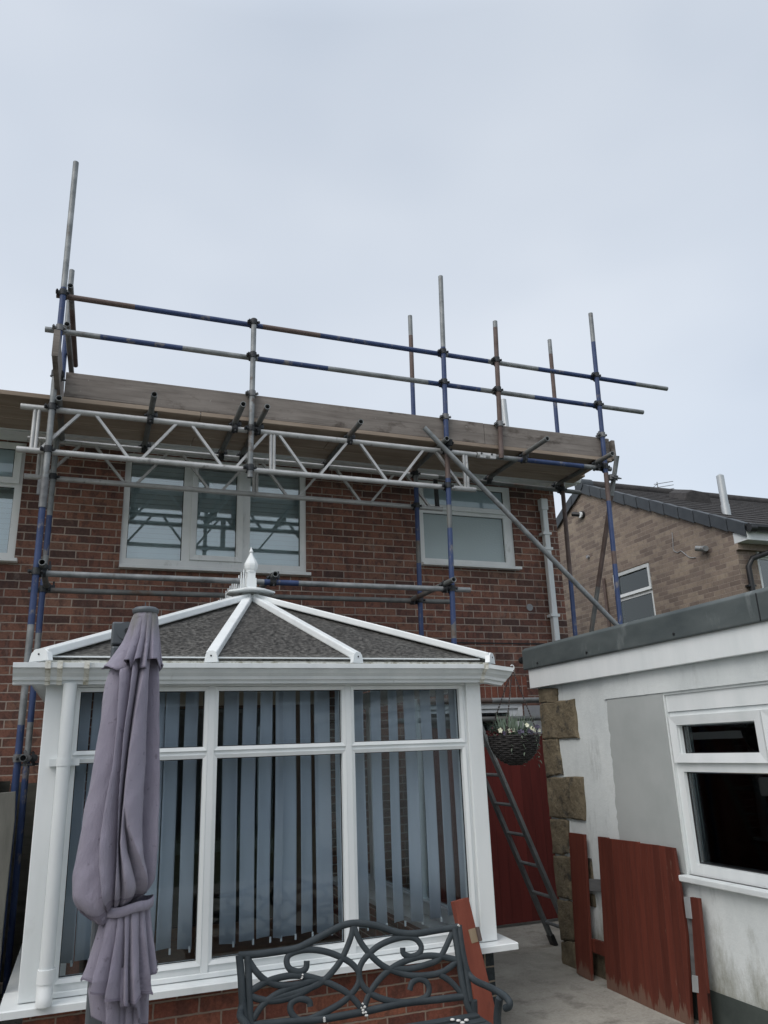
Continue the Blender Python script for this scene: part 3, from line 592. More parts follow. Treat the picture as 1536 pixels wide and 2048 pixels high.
# roof
AP = V((1.06, 5.67, 2.71)); EL = V((-.25, 4.49, 2.132)); ER = V((2.385, 4.49, 2.132)); B1 = V((.63, 4.49, 2.132)); B2 = V((1.485, 4.49, 2.132))
RW = V((1.06, HY, 2.71)); ELW = V((-.25, HY, 2.132)); ERW = V((2.385, HY, 2.132))
def sheet(pts, th=.02):
    n = (pts[1]-pts[0]).cross(pts[2]-pts[0]).normalized()*th
    if n.z > 0: n = -n
    return MB().prism(pts, n)
for q in ((EL, B1, AP), (B1, B2, AP), (B2, ER, AP), (ELW, EL, AP, RW), (ER, ERW, RW, AP)):
    sheet([V(p) for p in q]).build('roof_sheet', M['canopy_roof'], con)
for e, wd in ((EL, .12), (B1, .062), (B2, .062), (ER, .12)):
    d = (AP-e).normalized(); e2 = e-d*.02+V((0, 0, .02)); a2 = AP-d*.06+V((0, 0, .02))
    bm_ = MB(); bm_.beam(e2, a2, wd, .045); 
    o = bm_.build('roof_bar', M['upvc'], con, bevel=.008)
    c_ = MB(); dh = V((d.x, d.y, 0)).normalized(); sd_ = dh.cross(V((0, 0, 1)))
    cp = [e2-dh*.012+sd_*wd*.62+V((0, 0, -.04)), e2-dh*.012-sd_*wd*.62+V((0, 0, -.04)), e2-dh*.012-sd_*wd*.5+V((0, 0, .005)), e2-dh*.012-sd_*wd*.25+V((0, 0, .024)), e2-dh*.012+sd_*wd*.25+V((0, 0, .024)), e2-dh*.012+sd_*wd*.5+V((0, 0, .005))]
    c_.prism(cp, dh*.03); c_.build('bar_end_cap', M['upvc'], o)
    MB().cyl(e2-dh*.013+V((0, 0, -.004)), e2-dh*.016+V((0, 0, -.004)), .005, 8).build('cap_screw', M['gasket'], o)
rd = MB(); rd.beam(AP+V((0, -.05, .025)), RW+V((0, -.01, .025)), .12, .05); ridge = rd.build('ridge', M['upvc'], con, bevel=.008)
rb = MB()      # radius end: low pyramid boss under the finial
rb.lathe(AP+V((0, -.02, .03)), [(.185, 0), (.185, .010), (.07, .040), (.05, .045)], 8, smooth=False, rot=math.pi/8); rb.build('ridge_cap', M['upvc'], con)
fn = MB(); fc = AP+V((0, -.02, .0))
fn.box(fc+V((-.037, -.037, .075)), fc+V((.037, .037, .145))); fn.box(fc+V((-.030, -.030, .145)), fc+V((.030, .030, .19)))
fn.lathe(fc, [(.036, .19), (.04, .193), (.04, .202), (.05, .22), (.054, .24), (.053, .255), (.044, .276), (.030, .30), (.017, .325), (.010, .345), (.015, .348), (.016, .355), (.007, .375), (.001, .392)], 8, smooth=False, rot=math.pi/8)
fn.build('finial', M['upvc'], con, bevel=.003)
cs = MB()
for i in range(15):
    y = AP.y+.17+i*.108
    cs.cyl((1.06, y, 2.76), (1.06, y, 2.83), .012, 8); cs.cyl((1.06, y, 2.83), (1.06, y, 2.995), .012, 8, r1=.005)
    if i < 14: cs.sweep([(1.06, y, 2.77), (1.06, y+.027, 2.81), (1.06, y+.054, 2.825), (1.06, y+.081, 2.81), (1.06, y+.108, 2.77)], .007, 6)
cs.box((1.045, AP.y+.1, 2.755), (1.075, AP.y+1.75, 2.77))
cs.build('ridge_cresting', M['upvc'], con)
# ------------------------------------------------------------------ vertical blinds inside the conservatory
def vblind(label, spans, xa, xb, grp):
    r = thing('vertical_blind', label, 'blind', ((xa+xb)/2, 4.72, 2.0), grp)
    MB().box((xa, 4.69, 1.97), (xb, 4.73, 2.0)).build('headrail', M['upvc'], r)
    for i, (a, b_) in enumerate(spans):
        x0, x1 = Yp(a, 1680, 4.72).x, Yp(b_, 1680, 4.72).x
        ax = (math.tan(.0))
        dy = .018*((i % 3)-1)
        zb = .615+.006*((i*7) % 3)
        m = MB(); n = 8
        for side in (0,):
            vs = []
            for k in range(n+1):
                t = k/n; x = x0+(x1-x0)*t; y = 4.72+dy*(t-.5)*2+.006*math.sin(math.pi*t)
                for z in (zb, .9, 1.3, 1.7, 1.97): vs.append((x+.004*math.sin(z*3+i), y+.004*math.sin(z*4+i*2), z))
            m._add(vs, [(k*5+j, (k+1)*5+j, (k+1)*5+j+1, k*5+j+1) for k in range(n) for j in range(4)], 0, True)
        so = m.build('slat', M['blind_blue'], r, recalc=False); sm_ = so.modifiers.new('thick', 'SOLIDIFY'); sm_.thickness = .001
    for i, (a, b_) in enumerate(spans):
        for px in (a, b_):
            x = Yp(px, 1680, 4.72).x
        MB().cyl((Yp(b_, 1680, 4.72).x-.004, 4.715, .60), (Yp(b_, 1680, 4.72).x-.004, 4.715, .628), .006, 8).build('chain_clip', M['upvc'], r)
    return r
gB = 'vertical blinds inside the conservatory'
vblind('blue-grey vertical blind behind the parasol in the left bay', [(136, 163), (166, 196), (206, 236), (246, 276), (290, 318), (320, 350), (362, 388)], -.05, .60, gB)
vblind('blue-grey vertical blind in the middle bay behind the bench top', [(443, 472), (481, 510), (515, 543), (550, 564), (563, 592), (600, 625), (633, 662), (674, 690)], .68, 1.42, gB)
vblind('blue-grey vertical blind with wide even gaps in the right bay', [(706, 732), (748, 769), (782, 805), (819, 839), (853, 875), (885, 907), (917, 926)], 1.48, 2.2, gB)
# ------------------------------------------------------------------ rendered garage
GX = 3.52
gar = thing('garage', 'white rendered flat-roofed garage with stone quoins at right', 'garage', (4.6, 3.5, 0))
GT = TX(GX)
GW = (2.1, 4.225, .80, 1.875)
gw = MB(); wall(gw, GT, -3.5, 5.74, .19, 2.05, [GW], .22)
gw.quad((GX+.22, 5.74, .19), (6.6, 5.74, .19), (6.6, 5.74, 2.05), (GX+.22, 5.74, 2.05)); wall(gw, lambda u, v, w: (6.6+w, u, v), -3.5, 5.74, .19, 2.05, [(1.6, 4.6, .8, 1.9)], .15); gw.quad((GX, -3.5, .19), (6.6, -3.5, .19), (6.6, -3.5, 2.05), (GX, -3.5, 2.05))  # opening in the unseen far wall is added to let light into the room
gwo = gw.build('wall', M['render'], gar, recalc=False)
MB().box((GX-.012, -3.5, 1.892), (GX, 4.86, 2.05)).build('render_band', M['render'], gar)
pl = MB(); pl.box((GX-.004, -3.5, -.01), (6.6, 5.0, .19)); pl.build('plinth', M['plinth'], gar)
MB().box((GX+.002, 5.0, -.01), (6.6, 5.74, .19)).build('plinth_end', M['stone'], gar)
rp_ = [(4.236, .80), (4.236, 1.885)]+[(4.82-.02*k+rpr.uniform(-.01, .01) if False else 4.83-.055*k, 1.885+rpr.uniform(-.006, .006)) for k in range(-0, 0)] if False else [(4.236, .80), (4.236, 1.886), (4.45, 1.884), (4.66, 1.889), (4.83, 1.885)]
rpr = random.Random(5)
for k in range(30): rp_.append((4.835+.05*(k/30)+rpr.uniform(-.009, .009), 1.885-(k+1)*.0345))
MB().prism([(GX-.007, a, b_) for a, b_ in rp_], (.007, 0, 0)).build('render_patch', M['patch'], gar, label='smooth fresh grey render patch beside the window')
# roof, white fascia, grey trim
MB().box((GX-.06, -3.55, 2.045), (GX-.03, 5.80, 2.215)).build('fascia', M['upvc'], gar, bevel=.004)
MB().box((GX-.03, 5.775, 2.045), (6.6, 5.80, 2.215)).build('end_fascia', M['upvc'], gar)
tr_ = MB(); tr_.prism([(GX-.075, -3.6, 2.20), (GX-.085, -3.6, 2.205), (GX-.085, -3.6, 2.36), (GX-.06, -3.6, 2.385), (GX+.03, -3.6, 2.385), (GX+.03, -3.6, 2.35), (GX-.058, -3.6, 2.35), (GX-.058, -3.6, 2.20)], (0, 9.44, 0))
tr_.box((GX+.032, 5.80, 2.20), (6.66, 5.84, 2.38))
gtr = tr_.build('roof_trim', M['felt'], gar, bevel=.006)
MB().box((GX-.088, 3.25, 2.203), (GX-.0855, 3.256, 2.36)).build('trim_joint', M['black_plastic'], gtr)
for y in (5.6, 4.9, 3.95): MB().cyl((GX-.083, y, 2.235), (GX-.092, y, 2.235), .009, 8).build('screw', M['black_plastic'], gtr)
gro = MB().box((GX+.03, -3.5, 2.30), (6.6, 2.6, 2.33)).box((GX+.03, 5.3, 2.30), (6.6, 5.79, 2.33)).box((GX+.03, 2.6, 2.30), (3.95, 5.3, 2.33)).box((6.2, 2.6, 2.30), (6.6, 5.3, 2.33)).build('roof', M['felt'], gar)
MB().box((3.93, 2.58, 2.335), (6.22, 5.32, 2.341)).build('added_rooflight', M['glass_con'], gro)  # unseen glazed roof opening added to brighten the garage interior
MB().cyl((GX-.06, 5.86, 2.29), (GX-.06, 5.90, 2.29), .03, 10).build('pipe_stub', M['black_plastic'], gar)
# quoin stones: px outlines on the wall plane
qs = [((1078, 1376), (1116, 1376), (1118, 1404), (1079, 1406)), ((1079, 1407), (1151, 1398), (1160, 1476), (1083, 1479)), ((1083, 1480), (1119, 1477), (1127, 1548), (1087, 1555)),
      ((1088, 1555), (1168, 1553), (1174, 1642), (1094, 1633)), ((1097, 1636), (1138, 1640), (1140, 1708), (1103, 1708)), ((1103, 1709), (1143, 1712), (1146, 1800), (1107, 1790)), ((1113, 1795), (1146, 1803), (1152, 1880), (1120, 1878)), ((1119, 1880), (1153, 1882), (1158, 1945), (1124, 1940))]
for i, q in enumerate(qs):
    P = [Xp(*p, GX) for p in q]
    c = sum(P, V())/4
    if q[0][0] < 1130:
        for k in (0, 3): P[k].y = 5.745
    P = [c+(p-c)*.985 for p in P]
    m = MB(); vs = []
    nseg = 5
    ring0 = []
    for k in range(4):
        a, b_ = P[k], P[(k+1) % 4]
        for s_ in range(nseg):
            t = s_/nseg; p = a.lerp(b_, t); p += V((0, random.uniform(-.008, .008), random.uniform(-.006, .006))); ring0.append(p)
    nr = len(ring0)
    outer = [V((GX+.01, p.y, p.z)) for p in ring0]; mid = [V((GX-.014-random.uniform(0, .003), p.y, p.z)) for p in ring0]; inn = [V((GX-.020-random.uniform(0, .004), c.y+(p.y-c.y)*.93, c.z+(p.z-c.z)*.93)) for p in ring0]
    vs = outer+mid+inn+[V((GX-.023, c.y, c.z))]
    fs = [(i_, (i_+1) % nr, nr+(i_+1) % nr, nr+i_) for i_ in range(nr)]+[(nr+i_, nr+(i_+1) % nr, 2*nr+(i_+1) % nr, 2*nr+i_) for i_ in range(nr)]+[(2*nr+i_, 2*nr+(i_+1) % nr, 3*nr) for i_ in range(nr)]
    m._add(vs, fs, 0, False); m.build('quoin_stone', M['stone'], gar)
MB().box((GX+.003, 5.744, .19), (GX+.30, 5.752, 2.04)).build('end_quoins', M['stone'], gar)
# odd exposed stones behind the leaning gate
for (a, b_) in (((1172, 1715), (1188, 1760)), ((1174, 1785), (1193, 1815))):
    p, q = Xp(*a, GX), Xp(*b_, GX); MB().box((GX-.014, p.y, p.z), (GX+.01, q.y, q.z)).build('exposed_stone', M['stone'], gar, bevel=.01)
# window
wx = GX+.022
WT = TX(wx)
gl = [(3.515, 4.148, 1.507, 1.675), (2.78, 3.36, 1.507, 1.675), (2.8, 4.165, .868, 1.395), (2.15, 2.74, .868, 1.675)]
wf = MB(); wall(wf, WT, 2.1, 4.224, .80, 1.765, [(3.515, 4.15, 1.5, 1.68), (2.78, 3.36, 1.5, 1.68), (2.8, 4.165, .865, 1.40), (2.15, 2.74, .865, 1.68)], .07)
gwin = wf.build('window', M['upvc'], gar, recalc=False)
for q in gl: pane(gwin, WT, *q, -.03, M['glass_garage'])
k = MB(); frame(k, WT, 3.455, 4.21, 1.455, 1.738, .055, .0, .024); k.build('casement', M['upvc'], gwin)
k = MB(); frame(k, WT, 2.72, 3.445, 1.455, 1.738, .055, .0, .024); k.build('casement', M['upvc'], gwin)
MB().box((wx-.012, 2.1, 1.768), (wx+.02, 4.222, 1.874)).build('head_panel', M['upvc'], gwin)
MB().box((GX-.06, 2.05, .765), (wx+.02, 4.25, .80)).build('sill', M['upvc_dirty'], gwin, bevel=.006)
# inner frame seen through the glass, and the dark room behind
inn = MB(); frame(inn, WT, 2.5, 4.22, .815, 1.75, .055, -.10, -.055); frame(inn, WT, 2.5, 4.30, .78, 1.80, .12, -.30, -.22); inn.box((wx+.30, 2.4, .84), (wx+.34, 4.05, .90)); inn.build('inner_reveal', M['upvc_dirty'], gwin)
MB().box((5.0, 2.4, .1), (5.9, 5.5, .86)).build('worktop_unit', M['interior'], gar)
MB().box((GX+.24, 5.70, .1), (6.55, 5.735, 2.25)).build('lining', M['beige'], gar)
MB().box((GX+.3, -3.4, .0), (6.5, 5.6, .1)).build('floor', M['interior'], gar)
# ------------------------------------------------------------------ neighbouring tan brick house
NX = 8.9
nb = thing('brick_house', 'tan brick house with slate-grey verge beyond the garage', 'house', (12, 11, 0))
NT = TX(NX)
pk = (12.26, 6.42)
NW = (10.60, 11.64, 3.42, 4.545)
y0n = 8.64
nw = MB(); wall(nw, NT, y0n, 15.9, -.01, 4.62, [NW], .25)
nw.quad((NX, y0n, 4.62), (NX, 15.9, 4.62), (NX, pk[0], pk[1]))
NTY = TY(y0n); wq = Yp(1511, 1085, y0n); NW2 = (wq.x-.03, wq.x+1.5, 3.3, wq.z+.05)
wall(nw, lambda u, v, w: (u, y0n-w, v), NX+.25, 18, -.01, 4.62, [NW2], .25)
nw.quad((18, y0n, 0), (18, 15.9, 0), (18, 15.9, 4.62), (18, y0n, 4.62)); nw.quad((NX, 15.9, 0), (18, 15.9, 0), (18, 15.9, 4.62), (NX, 15.9, 4.62))
nw.build('wall', M['tan_brick'], nb, recalc=False)
MB().box((NX+.3, y0n+.3, 4.55), (17.9, 15.8, 4.6)).box((NX+2, y0n+.3, .02), (NX+2.1, 15.8, 4.5)).build('interior', M['interior'], nb)
sl_ = (pk[1]-4.62)/(pk[0]-y0n)
nr_ = MB()
ye = y0n-.28; ze = 4.62-.28*sl_
nr_.hexa([(NX-.03, ye, ze+.02), (18, ye, ze+.02), (18, pk[0], pk[1]+.02), (NX-.03, pk[0], pk[1]+.02), (NX-.03, ye, ze+.10), (18, ye, ze+.10), (18, pk[0], pk[1]+.10), (NX-.03, pk[0], pk[1]+.10)])
yf = 2*pk[0]-ye
nr_.hexa([(NX-.03, pk[0], pk[1]+.02), (18, pk[0], pk[1]+.02), (18, yf, ze+.02), (NX-.03, yf, ze+.02), (NX-.03, pk[0], pk[1]+.10), (18, pk[0], pk[1]+.10), (18, yf, ze+.10), (NX-.03, yf, ze+.10)])
nroof = nr_.build('roof', M['roof_tile'], nb)
# tile courses as low ribs
rc = MB()
for i in range(14):
    y = ye+.02+i*(pk[0]-ye)/14; z = ze+.10+(y-ye)*sl_
    rc.box((NX, y, z-.01), (18, y+.05, z+.02))
rc.cyl((NX-.02, pk[0], pk[1]+.10), (18, pk[0], pk[1]+.10), .10, 14)
rc.build('tile_courses', M['roof_tile'], nroof)
# dry verge units down both slopes
for side in (1, -1):
    for i in range(12):
        a = i/12; b_ = (i+1)/12
        ya = pk[0]-side*(pk[0]-ye)*a; yb = pk[0]-side*(pk[0]-ye)*b_; za = pk[1]+.10-(pk[0]-ye)*a*sl_; zb = pk[1]+.10-(pk[0]-ye)*b_*sl_
        ym = ya+(yb-ya)*.95; zm = za+(zb-za)*.95
        m = MB(); th = .018 if i % 2 else .022
        x0, x1 = NX-.055, NX+.08
        zt_ = .035
        m.hexa([(x0, ya, za-.17), (NX-.028, ya, za-.17), (NX-.028, ym, zm-.19), (x0, ym, zm-.19), (x0, ya, za+zt_), (NX-.028, ya, za+zt_), (NX-.028, ym, zm+zt_-.012), (x0, ym, zm+zt_-.012)])
        m.hexa([(NX-.028, ya, za+.012), (x1, ya, za+.012), (x1, ym, zm), (NX-.028, ym, zm), (NX-.028, ya, za+zt_), (x1, ya, za+zt_), (x1, ym, zm+zt_-.012), (NX-.028, ym, zm+zt_-.012)])
        m.build('verge_unit', M['verge'], nroof, bevel=.006)
rcap = MB(); rcap.cyl((NX-.07, pk[0], pk[1]+.09), (NX+.2, pk[0], pk[1]+.09), .13, 18); rcap.build('ridge_end_cap', M['verge'], nroof, bevel=.02)
# neighbour's gable window
f = MB(); wall(f, lambda u, v, w: (NX+.03-w, u, v), *NW, [(10.67, 11.57, 4.13, 4.48), (10.67, 11.57, 3.48, 4.02)], .07); nwin = f.build('window', M['upvc_dirty'], nb, recalc=False)
pane(nwin, NT, 10.67, 11.57, 4.13, 4.48, -.05, M['glass_dark']); pane(nwin, NT, 10.67, 11.57, 3.48, 4.02, -.05, M['glass_dark'])
k = MB(); frame(k, NT, 10.62, 11.62, 4.08, 4.53, .055, -.03, .004); k.build('casement', M['upvc_dirty'], nwin)
MB().box((NX+.14, 10.6, 3.42), (NX+.15, 11.64, 4.54)).build('blind', M['blind_white'], nwin)
n0 = NW2[0]; n3 = NW2[3]
f = MB(); wall(f, lambda u, v, w: (u, y0n+.03-w, v), *NW2, [(n0+.07, n0+1.4, 3.36, n3-.30), (n0+.07, n0+1.4, n3-.22, n3-.06)], .07); nwin2 = f.build('window', M['upvc_dirty'], nb, recalc=False, label='side-lit window cut off at the right edge')
pane(nwin2, NTY, n0+.07, n0+1.4, 3.36, n3-.30, -.05, M['glass']); pane(nwin2, NTY, n0+.07, n0+1.4, n3-.22, n3-.06, -.05, M['glass_dark'])
k = MB(); frame(k, NTY, n0+.02, n0+1.45, n3-.27, n3-.02, .045, -.03, .01); k.build('casement', M['upvc'], nwin2)
MB().box((n0, y0n+.14, 3.3), (n0+1.5, y0n+.15, n3-.25)).build('blind', M['blind_white'], nwin2)
# white fascia boxes, black gutter and downpipe
MB().box((NX-.02, ye+.02, 4.36), (9.52, y0n+.0, 4.52)).box((9.68, ye+.02, 4.36), (18, y0n, 4.52)).build('fascia', M['upvc_dirty'], nb)
MB().box((NX-.02, y0n-.06, 4.26), (18, y0n-.0, 4.36)).build('corbel', M['tan_brick'], nb)
ng = MB(); ng.prism([(NX-.02, ye+.02, ze+.09), (NX-.02, ye-.10, ze+.09), (NX-.02, ye-.10, ze+.05), (NX-.02, ye-.07, ze-.0), (NX-.02, ye-.01, ze-.0), (NX-.02, ye+.02, ze+.05)], (9, 0, 0)); ngo = ng.build('gutter', M['black_plastic'], nb)
MB().cyl((NX-.03, ye-.04, ze+.045), (NX+.09, ye-.04, ze+.045), .065, 12).build('gutter_stop_end', M['black_plastic'], ngo)
nd = MB(); xq = Yp(1500, 1150, y0n-.06).x
nd.sweep([(9.6, ye-.03, ze), (9.6, ye-.03, 4.30), (xq+.06, y0n-.10, 4.12), (xq, y0n-.06, 4.0), (xq, y0n-.06, 3.6), (xq, y0n-.06, .02)], .042, 12, sub=1)
nd.box((xq-.07, y0n-.08, 3.7), (xq+.07, y0n, 3.73)); nd.build('downpipe', M['black_plastic'], nb)
# flue pipe on the near slope: where the sight line meets the tiles
rn = V((0, -sl_, 1)); rp0 = V((NX, ye, ze+.10))
fb = Pp(1453, 1028, rp0, rn); ft = Yp(1441, 952, fb.y)
fl = MB(); fl.cyl((fb.x, fb.y, fb.z-.05), (fb.x, fb.y, ft.z), .062, 18); fl.cyl((fb.x, fb.y, ft.z), (fb.x, fb.y, ft.z+.03), .062, 18, r1=.02); fl.cyl((fb.x, fb.y, fb.z-.05), (fb.x, fb.y, fb.z+.16), .07, 18)
fl.build('flue_pipe', M['galv_flue'], nroof)
# hooded tile vent near the ridge
vb = Pp(1395, 1004, rp0, rn)
vm = MB(); vm.prism([(vb.x-.34, vb.y-.02, vb.z-.03), (vb.x+.34, vb.y-.02, vb.z-.03), (vb.x+.30, vb.y-.02, vb.z+.20), (vb.x-.10, vb.y-.02, vb.z+.23), (vb.x-.26, vb.y-.02, vb.z+.15)], (0, .45, .16)); vm.build('roof_vent', M['roof_tile'], nroof, bevel=.02)
# aerial on the far slope
ab = Yp(1317, 985, 14.2); at_ = Yp(1317, 972, 14.2)
ae = MB(); at_ = V((at_.x, 14.2, at_.z+.10)); ae.cyl((ab.x, 14.2, 5.2), (ab.x, 14.2, at_.z), .012, 8)
for k in range(3): 
    z = at_.z-.02-k*.09; ae.cyl((ab.x-.10, 14.2, z-.05), (ab.x+.40, 14.1, z+.04), .008, 6)
ae.cyl((ab.x-.34, 14.2, at_.z-.30), (ab.x, 14.2, at_.z-.05), .008, 6)
ae.build('tv_aerial', M['steel'], nroof)
# floodlight, wall light and loose cable on the gable
fp = Xp(1166, 1030, NX); m = MB(); m.cyl((NX, fp.y, fp.z), (NX-.05, fp.y, fp.z), .075, 14); fo = m.build('security_light', M['black_plastic'], nb, bevel=.01)
MB().cyl((NX-.05, fp.y, fp.z), (NX-.075, fp.y, fp.z), .06, 14).build('lamp_ring', M['upvc'], fo); MB().cyl((NX-.06, fp.y+.02, fp.z+.01), (NX-.15, fp.y+.14, fp.z+.05), .045, 12).build('sensor', M['black_plastic'], fo)
wp = Xp(1412, 1098, NX); m = MB(); m.cyl((NX, wp.y, wp.z), (NX-.06, wp.y, wp.z), .05, 12); m.cyl((NX-.05, wp.y, wp.z), (NX-.11, wp.y+.10, wp.z+.03), .045, 12); m.cyl((NX-.05, wp.y, wp.z), (NX-.10, wp.y-.10, wp.z-.02), .045, 12); m.build('wall_lamp', M['steel'], nb)
cpx = [(1344, 1064), (1346, 1085), (1347, 1100), (1355, 1105), (1362, 1102), (1370, 1108), (1380, 1115), (1391, 1115)]
MB().sweep([Xp(x, y, NX-.008) for x, y in cpx], .007, 6).build('loose_cable', M['pale_render'], nb)
cp1 = Xp(1206, 1157, NX-.04); MB().cyl((NX-.03, cp1.y, 0), (NX-.03, cp1.y, cp1.z), .03, 10).build('soil_pipe', M['rust'], nb)
hp = Xp(1178, 1114, NX); MB().cyl((NX, hp.y, hp.z), (NX-.05, hp.y, hp.z), .03, 10).build('overflow_stub', M['pale_render'], nb)
# ------------------------------------------------------------------ scaffolding
scf = thing('scaffolding', 'steel tube scaffolding with timber deck wrapped round the house eaves', 'scaffold', (2.2, 6.4, 0))
SM = [M['steel'], M['blue'], M['rust'], M['steel_old']]
def tube(name, p0, p1, bands=(), mats=None, r=.0238):
    return MB().pipe(p0, p1, r, bands).build(name, mats or SM, scf, recalc=False)
def coup(p, d1, d2, off, mat='coupler'):
    """double coupler: one band round each tube (centres p and p+off), plus hinge bolts"""
    p, d1, d2, off = V(p), V(d1).normalized(), V(d2).normalized(), V(off)
    q = p+off; m = MB()
    m.cyl(p-d1*.026, p+d1*.026, .0315, 12); m.cyl(q-d2*.026, q+d2*.026, .0315, 12)
    m.beam(p+off*.25, q-off*.25, .05, .05, up=d1)
    for c, d in ((p, d1), (q, d2)):
        s = d.cross(off).normalized() if d.cross(off).length > 1e-4 else d.orthogonal()
        for sg_ in (1,):
            m.beam(c+s*.028*sg_, c+s*.058*sg_, .03, .02, up=d); m.cyl(c+s*.045*sg_-off.normalized()*.04, c+s*.045*sg_+off.normalized()*.045, .008, 8)
            m.cyl(c-s*.048*sg_-off.normalized()*.015, c-s*.03*sg_, .012, 8)
    return m.build('coupler', M[mat], scf)
OY, IY, BY = 6.10, 6.86, 6.152
S = {'S1': (-.456, 6.618, -.438), 'S3': (3.024, 6.162, 2.86), 'S5': (4.806, 6.055, 4.60)}
def sx_(k, z): a = S[k]; return a[0]+(a[2]-a[0])*(a[1]-z)/a[1]
# outer standards, with their blue paint bands (fractions from the foot)
zf = lambda px, y, D=OY: Yp(px, y, D).z
def zb(k, top, *b): return [(a/top, c/top, m) for a, c, m in b]
tube('standard', (S['S1'][2], OY, 0), (S['S1'][0], OY, 6.618), zb(0, 6.618, (0, 1.85, 1), (2.55, 3.52, 1), (4.75, 5.35, 1)))
tube('standard', (S['S3'][2], OY, 0), (S['S3'][0], OY, 6.162), zb(0, 6.162, (0, 2.5, 1), (2.5, 2.62, 3), (2.62, 3.5, 1), (3.5, 3.72, 3), (3.72, 3.98, 1), (3.98, 4.25, 2), (4.25, 5.35, 1)), )
tube('standard', (S['S5'][2], OY, 0), (S['S5'][0], OY, 6.055), zb(0, 6.055, (0, 3.25, 1), (3.25, 3.38, 2), (3.38, 3.9, 1), (3.9, 4.2, 2), (4.2, 5.7, 1)))
I = {'I1': (-.453, 6.019, -.425), 'I3': (2.997, 6.146, 2.91), 'I5': (4.771, 6.141, 4.63)}
tube('standard', (I['I1'][2], IY, 0), (I['I1'][0], IY, 6.019), zb(0, 6.019, (0, 1.66, 1), (1.9, 2.25, 1), (2.6, 3.05, 1), (3.25, 3.6, 1), (4.9, 5.4, 1)))
tube('standard', (I['I3'][2], IY, 0), (I['I3'][0], IY, 6.146), zb(0, 6.146, (0, 3.35, 1), (3.35, 3.58, 3), (3.58, 4.2, 1), (4.4, 5.35, 1), (5.35, 5.9, 2)))
tube('standard', (I['I5'][2], IY, 0), (I['I5'][0], IY, 6.141), zb(0, 6.141, (0, 3.3, 1), (3.3, 4.4, 2), (4.4, 5.35, 1), (5.35, 5.95, 2)))
for k, yy in (('S1', OY), ('S3', OY), ('S5', OY)):
    MB().box((S[k][2]-.075, yy-.075, 0), (S[k][2]+.075, yy+.075, .008)).build('base_plate', M['coupler'], scf)
for k in ('I1', 'I3', 'I5'):
    MB().box((I[k][2]-.075, IY-.075, 0), (I[k][2]+.075, IY+.075, .008)).build('base_plate', M['coupler'], scf)
# short uprights (puncheons) of the guard rail
p2t, p2b = Yp(508, 638, OY), Yp(500, 955, OY); tube('puncheon', p2b, p2t)
p4t, p4b = Yp(990, 643, OY), Yp(1003, 917, OY); tube('puncheon', p4b, p4t, [(0, .95, 2)])
# sleeve joint on the left standard
zj = zf(82, 985); MB().cyl((sx_('S1', zj), OY, zj-.12), (sx_('S1', zj), OY, zj+.12), .030, 14).box((sx_('S1', zj)-.05, OY-.012, zj-.02), (sx_('S1', zj)-.028, OY+.012, zj+.10)).build('sleeve_coupler', M['coupler_pale'], scf)
# guard rails
r1a, r1b = V((-.507, BY, 5.305)), V((5.741, BY, 5.305)); r2a, r2b = V((-.565, BY, 4.974)), V((5.364, BY, 4.974))
fr1 = lambda px, y: (Yp(px, y, BY).x-r1a.x)/(r1b.x-r1a.x)
fr2 = lambda px, y: (Yp(px, y, BY).x-r2a.x)/(r2b.x-r2a.x)
tube('guard_rail', r1a, r1b, [(0, fr1(270, 610), 2), (fr1(270, 610), fr1(525, 652), 1), (fr1(525, 652), fr1(640, 672), 2), (fr1(640, 672), fr1(880, 712), 1), (fr1(895, 715), fr1(975, 725), 1), (fr1(1075, 742), fr1(1270, 770), 1)])
tube('guard_rail', r2a, r2b, [(fr2(200, 675), fr2(365, 692), 1), (fr2(515, 718), fr2(655, 738), 1), (fr2(855, 770), fr2(960, 785), 1), (fr2(1068, 800), fr2(1190, 812), 1)])
# lattice beams: two chords and a zigzag web each
def lattice(y, zc0, zc1, mat, web_w=.03, ups=(-.56, 1.322, 3.18)):
    xs = [-.519, -.234, -.132, .151, .242, .517, .627, .90, 1.004, 1.279, 1.372, 1.636, 1.74, 2.018, 2.119, 2.382, 2.48, 2.759, 2.872, 3.136]
    m = MB(); m.pipe((-.68, y, zc1), (3.30, y, zc1), .0242); m.pipe((-.675, y, zc0), (3.27, y, zc0), .0242)
    for i in range(0, 20, 2):
        up = (i//2) % 2 == 0
        a = V((xs[i], y, zc0 if up else zc1)); b_ = V((xs[i+1], y, zc1 if up else zc0))
        m.beam(a, b_, .016, web_w, up=(0, 1, 0)) if False else m.beam(a, b_, web_w*.72, web_w, up=(0, 1, 0))
    for x in ups:
        m.cyl((x-.013, y, zc0), (x-.013, y, zc1), .0155, 10); m.cyl((x+.016, y, zc0), (x+.016, y, zc1), .0155, 10)
    for x in (-.47, 3.12): 
        for z in (zc0, zc1): m.cyl((x, y-.026, z), (x, y-.0245, z), .008, 8)
    return m.build('lattice_beam', mat, scf, recalc=False)
lattice(BY, 3.912, 4.272, M['alu'])
lattice(6.905, 3.952, 4.30, M['alu'], ups=(-.56, 1.322))
# hanger and joint pin block
h0, h1 = Yp(870, 952, 6.95), Yp(875, 1018, 6.95); tube('hanger', h1, h0, mats=[M['coupler']]*4)
MB().cyl((3.31, BY, 4.272), (3.51, BY, 4.272), .030, 14).box((3.33, BY-.034, 4.238), (3.39, BY-.01, 4.262)).box((3.44, BY-.034, 4.238), (3.50, BY-.01, 4.262)).build('joint_sleeve', M['alu'], scf)
for x in (3.35, 3.46): MB().cyl((x, BY-.026, 4.28), (x, BY-.036, 4.28), .009, 8).build('pin', M['coupler'], scf)
